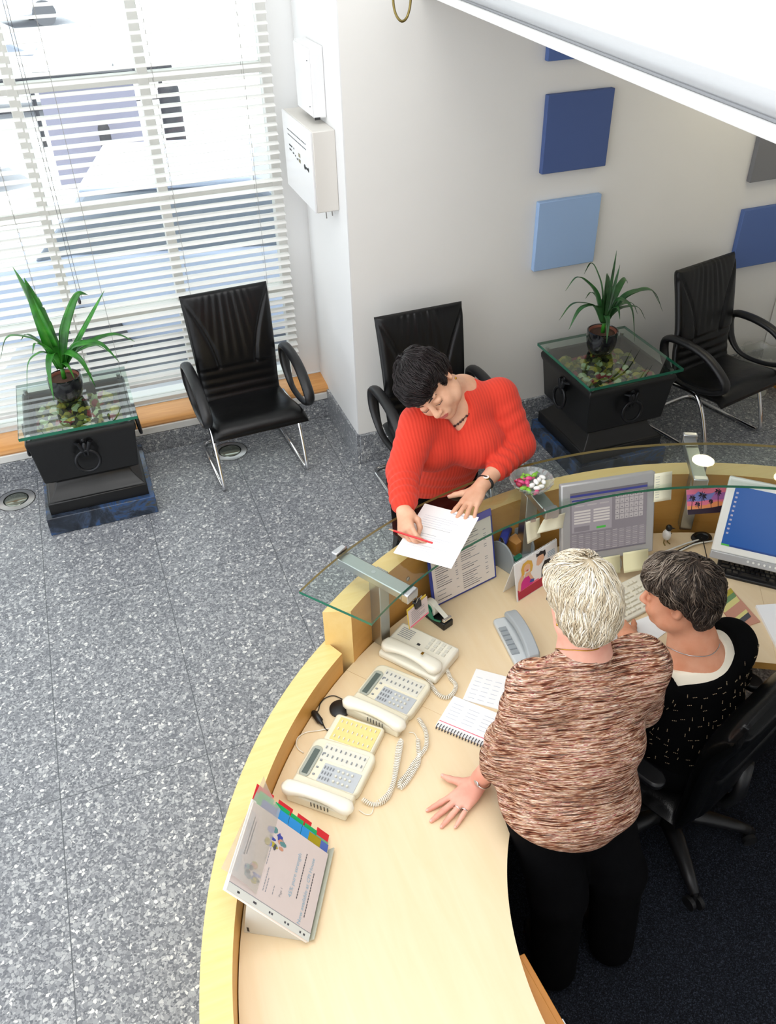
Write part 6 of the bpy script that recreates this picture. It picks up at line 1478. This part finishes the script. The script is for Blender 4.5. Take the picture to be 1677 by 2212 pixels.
# ------------------------------------------------------------------ 2. standing blond person
def person_blond():
    org = (1.0, 1.12, 0); t = thing('person', 'short-haired blond person in a brown melange jumper, standing with one hand on the desk', 'person', org)
    hc = np.array(at(1258, 1302, 1.475)); hc = np.array(at(1257, 1302, 1.475)); F = Frame(hc, (.06, .94, -.34), (.0, .34, .94), .93)
    nb = np.array(at(1262, 1396, 1.340)); sL = np.array(at(1165, 1492, 1.235)); sR = np.array(at(1378, 1440, 1.235))
    eL = np.array(at(1112, 1612, 1.00)); wL = np.array(at(1036, 1682, .785)); hip = np.array(at(1250, 1735, .865))+np.array([.01, .06, 0]); lat = un(sR-sL)
    mid = (sL+sR)/2+np.array([0, 0, -.03]); up_ = un(mid-hip); fw = un(np.cross(up_, lat)); R = np.stack([lat, fw, np.cross(lat, fw)], 1)
    eR = sR+np.array([.08, .07, -.25]); wR = eR+np.array([-.04, .20, -.10])
    def torso(S_, o):
        S_.ell(hip-up_*.02, (.178+o, .145+o, .15+o), .05, R); S_.ell(hip+up_*.14, (.165+o, .140+o, .14+o), .06, R); S_.ell(mid-up_*.13, (.165+o, .115+o, .15+o), .06, R); S_.ell(mid-up_*.01, (.150+o, .08+o, .075+o), .05, R)
        S_.ell(mid-up_*.15+fw*.08, (.13+o, .08+o, .09+o), .06, R)
        S_.cone(sL, sR, .056+o, .056+o, .05); S_.cone(mid+up_*.03, nb-up_*.02, .085+o*.4, .062+o*.3, .06); S_.cone(nb-up_*.03, nb+up_*.085, .062+o*.4, .053+o*.4, .02) if o > 0 else None
    S_ = SDF((.52, .78, 0), (1.48, 1.72, 1.72), .0042); torso(S_, -.014); head(S_, F, nb, 1.02); S_.cone(nb, mid, .055, .07, .05)
    S_.chain([sL, eL, wL], [.05, .042, .027], .03); S_.chain([sR, eR, wR], [.05, .042, .027], .03)
    for q in (-1, 1):
        ft = np.array([1.03+.11*q, 1.10, 0]); kn_ = np.array([1.02+.105*q, 1.13, .46]); S_.chain([hip+np.array([.085*q, 0, -.06]), kn_, ft+np.array([0, -.01, .09])], [.085, .055, .04], .03); S_.chain([ft+np.array([0, 0, .05]), ft+np.array([.0, .13, .035])], [.035, .03], .02)
    tipc = np.array(at(966, 1758, DZ+.012)); wL = np.array([wL[0], wL[1], DZ+.036]); dL = un(tipc-wL); FL = Frame(wL, dL, (dL[0]*.25, dL[1]*.25, 1), 1.0)
    tL = hand(S_, FL, 1, .20, (.02, .0, -.02), [(.030, .026, -.006), (.054, .040, -.008), (.078, .052, -.008), (.100, .060, -.006)], .98)
    dRr = un(np.array([-.10, .16, -.22])); FR = Frame(wR, dRr, (.3, .3, 1), 1.0); hand(S_, FR, -1, .1, (.25, .3, .2), sc=.97)
    vs, fs = S_.mesh(); vs = relax(vs, fs, 1, .4); vs[:, 2] = np.where((vs[:, 2] < DZ+.0005) & (vs[:, 0] < .80) & (vs[:, 2] > DZ-.03), DZ+.0005, vs[:, 2])
    lc = F.local(vs[fs].mean(1)); lip = ((np.abs(lc[:, 0])/.022)**2+((lc[:, 2]+.062)/.010)**2 < 1) & (lc[:, 1] > .088)
    SKIN = (vs, fs); npmesh('body', vs, fs, ['skin_rosy', 'lip'], t, org, lip.astype(int)); nails(tL, FL, t, org)
    # melange jumper with three-quarter sleeves
    S_ = SDF((.55, .75, .66), (1.50, 1.66, 1.46), .0055); torso(S_, .014)
    S_.chain([sL, eL, wL+(eL-wL)*.56], [.086, .074, .060], .045); S_.chain([sR, eR, wR+(eR-wR)*.3], [.086, .074, .060], .05)
    S_.ell(hip-up_*.03, (.200, .168, .10), .05, R)
    S_.func(nb-.3, nb+.3, lambda P: np.maximum(-((P-nb)@up_)+.052-.7*np.maximum((P-nb)@fw, 0)-.75*np.maximum(-((P-nb)@lat), 0)-.12*((P-nb)@fw), np.linalg.norm((P-nb)-((P-nb)@up_)[..., None]*up_-((P-nb)@fw)[..., None]*fw*.25, axis=-1)-.105), .008)
    S_.func(np.array([.5, .7, .6]), np.array([1.6, 1.7, .9]), lambda P: (P-hip)@up_+.085+.03*np.cos(((P-hip)@lat)*9), .012)
    vs, fs = S_.mesh(); vs = relax(vs, fs, 2, .5); nn = vnormals(vs, fs)
    d = un(eL-sL); tt = (vs-sL)@d; near = np.linalg.norm((vs-sL)-tt[:, None]*d, axis=1) < .11
    lowb = np.clip((1.18-vs[:, 2])/.25, 0, 1)
    disp = .0035*lowb*np.sin(vs[:, 2]*52+vs[:, 0]*22+vs[:, 1]*9)+.003*near*np.sin(tt*85+vs[:, 0]*25)+.002*np.sin(vs[:, 2]*35+vs[:, 0]*31)
    JV, JF = vs+nn*disp[:, None], fs; npmesh('jumper', JV, JF, 'melange_knit', t, org)
    # dark top and white label at the neck
    S_ = SDF(nb-.2, nb+.2, .005); S_.ell(mid+fw*.055+up_*.045-lat*.02, (.10, .06, .045), .03, R); S_.func(nb-.2, nb+.2, lambda P: -((P-mid)@fw)+.03, .01); vs, fs = S_.mesh(); npmesh('undershirt', relax(vs, fs, 2), fs, 'black_cloth', t, org)
    pt = at(1296, 1389, 1.345); from mathutils.bvhtree import BVHTree
    q = BVHTree.FromPolygons([tuple(map(float, v)) for v in JV], [tuple(map(int, f)) for f in JF]).find_nearest(pt)
    m = MB().at(frame(q[0]+q[1]*.002-V(org), V(lat*.9+up_*.22), q[1])); m.box((0, 0, 0), (.046, .017, .002)); m.build('collar_label', 'white_tag', t)
    # trousers
    S_ = SDF((.72, .80, 0), (1.34, 1.42, 1.0), .010); S_.ell(hip+np.array([0, 0, -.04]), (.178, .150, .15), .05, R)
    for q in (-1, 1): S_.chain([hip+np.array([.085*q, 0, -.08]), np.array([1.02+.105*q, 1.13, .46]), np.array([1.03+.11*q, 1.09, .06])], [.112, .085, .075], .04)
    vs, fs = S_.mesh(); vs = relax(vs, fs, 1); npmesh('trousers', vs, fs, 'trouser_black', t, org)
    for q in (-1, 1): m = MB(); m.ell((1.03+.11*q-org[0], 1.15-org[1], .045), (.044, .125, .045), 14, 8); m.build('shoe', 'plastic_black', t, smooth=True)
    # hair
    S_ = SDF(hc-.18, hc+.18, .004)
    S_.ell(F(0, -.02, .045), np.array([.086, .106, .094])*F.sc, .02, F.R); S_.ell(F(0, -.055, -.02), np.array([.080, .062, .075])*F.sc, .04, F.R); S_.ell(F(0, .03, .075), np.array([.078, .07, .055])*F.sc, .03, F.R)
    S_.func(hc-.18, hc+.18, lambda P: (lambda q: np.maximum(q[..., 2]-.035, -(q[..., 1]-.035)))(F.local(P)), .015)
    S_.func(hc-.18, hc+.18, lambda P: (lambda q: np.maximum(q[..., 2]+.02+np.clip(-q[..., 1]-.015, 0, .2)*1.3, -(q[..., 1]+.12)))(F.local(P)), .012)
    vs, fs = S_.mesh(); vs = relax(vs, fs, 2); nn = vnormals(vs, fs); crown = F(.01, -.045, .14)
    def flow(p, n_):
        d = p-crown; L = np.linalg.norm(d, axis=1)[:, None]; d = d/(L+1e-6); tw = np.cross(d, F.R[:, 2]); q = F.local(p); sw = np.sin(q[:, 0:1]*48+q[:, 2:3]*30)+np.sin(q[:, 1:2]*52-q[:, 2:3]*26+1.3); return d*.7-F.R[:, 2]*.5*np.clip(L*6, 0, 1)+tw*(.15+.42*sw*np.clip(L*9, 0, 1))
    hv, hf, ht = hair_strands(11, 6000, vs, fs, flow, .085, .0010, .35, .007)
    npmesh('hair', np.concatenate([vs, hv]), np.concatenate([fs, hf+len(vs)]), 'blond_hair', t, org, tone=np.concatenate([np.full(len(vs), .42), ht+.06*np.clip(F.local(hv)[:, 2]*12, -1.2, 1)]))
    # spectacles, bracelet with oval, rings, necklace
    g = MB()
    for s in (-1, 1):
        g.tube([V(F(s*.031+.022*cos(q), .104, .0+.016*sin(q)))-V(org) for q in np.linspace(0, 2*PI, 21)[:-1]], .0014, 6, closed=True); g.tube([V(F(s*.053, .102, .004))-V(org), V(F(s*.076, .06, .006))-V(org), V(F(s*.080, -.005, .004))-V(org)], .0016, 6)
    g.tube([V(F(-.010, .106, .002))-V(org), V(F(.010, .106, .002))-V(org)], .0014, 6); g.build('spectacles', 'plastic_black', t, smooth=True)
    d = un(eL-wL); a = wL+d*.030; x_ = un(np.cross(d, FL.R[:, 2])); z_ = np.cross(x_, d); m = MB()
    m.tube([V(a-np.array(org)+x_*cos(q)*.0315+z_*sin(q)*.027) for q in np.linspace(0, 2*PI, 29)[:-1]], .0026, 6, closed=True); br = m.build('bracelet', 'chrome', t, smooth=True)
    sg = 1 if (x_@(np.array(at(1013, 1692, .8))-a)) > 0 else -1; m = MB().at(frame(V(a-np.array(org)+z_*.021+x_*sg*.020), V(d), V(z_+x_*sg*.7))); m.ell((0, 0, 0), (.010, .015, .0035), 14, 8); m.build('bracelet_plate', 'steel', br, smooth=True)
    for i in (2, 3):
        tip, prev, r = tL[i]; kx = [(.030, .088), (.010, .094), (-.010, .090), (-.029, .080)][i]; p0 = FL(kx[0]*.98, kx[1]*.98+.014, .0); dd = un(prev-p0); s1 = un(np.cross(dd, FL.R[:, 2])); s2 = np.cross(s1, dd); m = MB()
        m.tube([V(p0-np.array(org)+dd*.002+s1*cos(q)*.0102+s2*sin(q)*.0100) for q in np.linspace(0, 2*PI, 21)[:-1]], .0017, 6, closed=True); rg = m.build('finger_ring', 'chrome', t, smooth=True)
    m = MB(); m.ell(tuple(V(F(-.082, -.012, -.040))-V(org)), (.004, .004, .005), 8, 6); m.build('earring', 'gold', t, smooth=True)
    ribbon_necklace(on_skin(*SKIN, [nb-lat*.075+fw*.05-up_*.02, nb-lat*.07+fw*.0+up_*.01, nb-lat*.05-fw*.045+up_*.035, nb-fw*.066+up_*.04], .0015), .0014, 'gold', 'necklace', t, org, False)
    return t
person_blond()
# ------------------------------------------------------------------ 3. seated dark-haired person
def person_seated():
    org = (1.60, 1.36, 0); t = thing('person', 'seated person with short grey-brown hair in a black sequined top, seen from behind', 'person', org)
    hc = np.array(at(1468, 1288, 1.20)); F = Frame(hc, (-.64, .72, -.20), (-.09, .18, .97), 1.0)
    nb = np.array(at(1497, 1378, 1.055)); sL = np.array(at(1400, 1470, .945)); sR = np.array(at(1575, 1392, .955)); lat = un(sR-sL)
    hip = np.array([1.575, 1.42, .545]); mid = (sL+sR)/2+np.array([.02, -.02, -.02]); up_ = un(mid-hip); fw = un(np.cross(up_, lat)); R = np.stack([lat, fw, np.cross(lat, fw)], 1)
    eL = sL+np.array([-.03, .10, -.22]); wL = np.array([1.50, 1.72, .79]); eR = sR+np.array([.10, .06, -.22]); wR = np.array([1.76, 1.70, .79])
    def torso(S_, o):
        S_.ell(hip, (.185+o, .15+o, .12+o), .05, R); S_.ell(hip+up_*.15, (.172+o, .135+o, .14+o), .06, R); S_.ell(mid-up_*.12, (.168+o, .115+o, .14+o), .06, R); S_.ell(mid-up_*.01, (.158+o, .082+o, .075+o), .05, R)
        S_.ell(mid-up_*.16+fw*.08, (.13+o, .08+o, .09+o), .06, R); S_.cone(sL, sR, .058+o, .058+o, .05); S_.cone(mid+up_*.02, nb-up_*.02, .085+o*.4, .064+o*.3, .06)
    S_ = SDF((1.16, 1.02, 0), (2.02, 2.06, 1.42), .0045); torso(S_, -.012); head(S_, F, nb, 1.08); S_.cone(nb, mid, .06, .08, .05)
    S_.chain([sL, eL, wL], [.05, .042, .027], .03); S_.chain([sR, eR, wR], [.05, .042, .027], .03)
    fl = un((-.30, .954, 0)); rt = np.array([fl[1], -fl[0], 0])
    legs = []
    for q in (-1, 1):
        h0 = hip+rt*.09*q+np.array([0, 0, -.02]); kn_ = hip+fl*.42+rt*.11*q+np.array([0, 0, -.02]); an = kn_+fl*.02+np.array([0, 0, -.43]); an[2] = .09; to = an+fl*.14; to[2] = .035; legs.append((h0, kn_, an, to))
        S_.chain([h0, kn_, an], [.08, .056, .04], .03); S_.chain([an+np.array([0, 0, -.04]), to], [.035, .03], .02)
    for w_, e_, sd in ((wL, eL, 1), (wR, eR, -1)):
        d_ = un(np.array([.0, 1, -.16])); FF = Frame(w_, d_, (0, .1, 1), 1.0); hand(S_, FF, sd, .12, (.2, .25, .2), sc=.97)
    vs, fs = S_.mesh(); vs = relax(vs, fs, 1, .4); lc = F.local(vs[fs].mean(1)); lip = ((np.abs(lc[:, 0])/.022)**2+((lc[:, 2]+.062)/.010)**2 < 1) & (lc[:, 1] > .088)
    SKIN = (vs, fs); npmesh('body', vs, fs, ['skin_tan', 'lip'], t, org, lip.astype(int))
    # black top with a wide cream-edged scoop neck
    S_ = SDF((1.14, 1.0, .40), (2.04, 1.95, 1.16), .0055); torso(S_, .010)
    S_.chain([sL, eL, wL+(eL-wL)*.25], [.082, .068, .055], .05); S_.chain([sR, eR, wR+(eR-wR)*.25], [.082, .068, .055], .05)
    nc = nb+up_*.0
    def scoop(rad, dz):
        return lambda P: np.maximum(-((P-nc)@up_)-dz+.10*((P-nc)@fw)*-1, np.sqrt(((P-nc)@lat)**2+(((P-nc)@fw)*.95)**2)-rad)
    S_.func(nb-.3, nb+.3, scoop(.138, .085), .006)
    vs, fs = S_.mesh(); vs = relax(vs, fs, 2, .5); nn = vnormals(vs, fs)
    disp = .003*np.sin(vs[:, 2]*45+vs[:, 0]*18)*np.clip((.85-vs[:, 2])/.2, 0, 1); vs = vs+nn*disp[:, None]; top = npmesh('top', vs, fs, 'black_cloth', t, org)
    # sequin dashes on the back
    r = np.random.default_rng(4); q = (vs-mid); sel = np.where((nn@fw < -.15) & (vs[:, 2] > .58) & ((q@up_) < .03))[0]; m = MB(); used = []
    for i in r.permutation(sel):
        p = vs[i]
        if any(np.linalg.norm(p-u) < .021 for u in used): continue
        used.append(p); n_ = nn[i]; g = int(round((p@lat)/.03)+round((p@up_)/.03)) % 2; d = lat if g else un(np.cross(n_, lat)); d = un(d-n_*(d@n_))
        for k in (-1, 0, 1): m.ell(tuple(V(p-np.array(org)+n_*.001+d*k*.0052)), (.0017, .0017, .0014), 5, 4)
        if len(used) > 190: break
    o = m.build('sequins', 'bead', top, smooth=True); o['kind'] = 'stuff'
    # cream edging round the neckline
    S_ = SDF(nb-.26, nb+.26, .005); torso(S_, .0025); S_.func(nb-.3, nb+.3, lambda P: -(scoop(.175, .13)(P)), .002); S_.func(nb-.3, nb+.3, scoop(.104, .055), .004)
    vs, fs = S_.mesh(); npmesh('neck_edging', relax(vs, fs, 2), fs, 'cream_cloth', t, org)
    S_ = SDF((1.1, 1.0, 0), (2.1, 2.2, .75), .011); S_.ell(hip+np.array([0, 0, -.02]), (.20, .17, .115), .05, R)
    for h0, kn_, an, to in legs: S_.chain([h0, kn_, an], [.105, .082, .07], .04)
    vs, fs = S_.mesh(); npmesh('trousers', relax(vs, fs, 1), fs, 'trouser_black', t, org)
    for h0, kn_, an, to in legs: m = MB(); c_ = (an+to)/2-np.array(org); m.at(frame(V((c_[0], c_[1], .045)), V(fl))).ell((0, 0, 0), (.125, .044, .045), 14, 8); m.build('shoe', 'plastic_black', t, smooth=True)
    # hair
    S_ = SDF(hc-.18, hc+.18, .004)
    S_.ell(F(0, -.02, .048), np.array([.086, .108, .092])*F.sc, .02, F.R); S_.ell(F(0, -.065, -.015), np.array([.072, .052, .075])*F.sc, .04, F.R); S_.ell(F(0, .04, .078), np.array([.070, .06, .05])*F.sc, .03, F.R)
    S_.func(hc-.18, hc+.18, lambda P: (lambda q: np.maximum(q[..., 2]-.045, -(q[..., 1]-.035)))(F.local(P)), .015)
    S_.func(hc-.18, hc+.18, lambda P: (lambda q: np.maximum(q[..., 2]-.012+np.clip(-q[..., 1]-.02, 0, .2)*1.1, -(q[..., 1]+.055)))(F.local(P)), .012)
    vs, fs = S_.mesh(); vs = relax(vs, fs, 2); nn = vnormals(vs, fs); crown = F(.0, -.055, .13)
    def flow(p, n_):
        d = p-crown; L = np.linalg.norm(d, axis=1)[:, None]; d = d/(L+1e-6); tw = np.cross(d, F.R[:, 2]); q = F.local(p); sw = np.sin(q[:, 0:1]*55+q[:, 2:3]*34)+np.sin(q[:, 1:2]*60-q[:, 2:3]*30+.7); return d*.7-F.R[:, 2]*.35*np.clip(L*6, 0, 1)+tw*(-.3+.45*sw*np.clip(L*9, 0, 1))
    hv, hf, ht = hair_strands(21, 5500, vs, fs, flow, .075, .0010, .42, .007)
    npmesh('hair', np.concatenate([vs, hv]), np.concatenate([fs, hf+len(vs)]), 'brown_grey_hair', t, org, tone=np.concatenate([np.full(len(vs), .35), ht-.06+.16*np.clip(F.local(hv)[:, 1]*9+F.local(hv)[:, 2]*5-.3, -1, 1)]))
    for s in (-1, 1): m = MB(); m.tube([V(F(s*.012, .091, .026))-V(org), V(F(s*.030, .0895, .033))-V(org), V(F(s*.050, .076, .028))-V(org)], [.0026, .003, .0012], 6); m.build('eyebrow', 'brow_grey', t, smooth=True)
    ribbon_necklace(on_skin(*SKIN, [nb-lat*.080+fw*.06-up_*.05, nb-lat*.082-up_*.012, nb-lat*.05-fw*.055+up_*.0, nb-fw*.074-up_*.002, nb+lat*.05-fw*.055+up_*.0], .0012), .0013, 'steel', 'necklace', t, org, False)
    return t
person_seated()
# ================================================================== LIGHT
w = bpy.data.worlds.new('sky'); S.world = w; w.use_nodes = True; nt = w.node_tree
bg = nt.nodes['Background']; bg.inputs['Color'].default_value = (.93, .96, 1.0, 1); bg.inputs['Strength'].default_value = 1.9
w.cycles.sampling_method = 'MANUAL'; w.cycles.sample_map_resolution = 64
def area(name, loc, rot, sx, sy, power, col=(1, 1, 1)):
    l = bpy.data.lights.new(name, 'AREA'); l.shape = 'RECTANGLE'; l.size = sx; l.size_y = sy; l.energy = power; l.color = col
    o = bpy.data.objects.new(name, l); C.objects.link(o); o.location = loc; o.rotation_euler = rot; return o
area('overhead_fill', (.6, .9, 5.95), (0, 0, 0), 3.6, 4.0, 120, (1.0, .985, .96))  # added area lamp below the closed ceiling, for soft overhead light
l = bpy.data.lights.new('sun', 'SUN'); l.energy = 6.0; l.angle = .02; l.color = (1, .98, .95); o = bpy.data.objects.new('sun', l); C.objects.link(o); o.rotation_euler = (R_(16), 0, 0); o.location = (0, -10, 20)
S.view_settings.view_transform = 'Standard'; S.view_settings.look = 'None'; S.view_settings.gamma = 1.0; S.view_settings.use_curve_mapping = False; S.view_settings.exposure = 0.22
cy = S.cycles; cy.max_bounces = 8; cy.diffuse_bounces = 4; cy.glossy_bounces = 3; cy.transmission_bounces = 4; cy.transparent_max_bounces = 12; cy.caustics_reflective = False; cy.caustics_refractive = False; cy.sample_clamp_indirect = 6.0
try: cy.use_denoising = True; cy.denoiser = 'OPENIMAGEDENOISE'
except Exception: pass
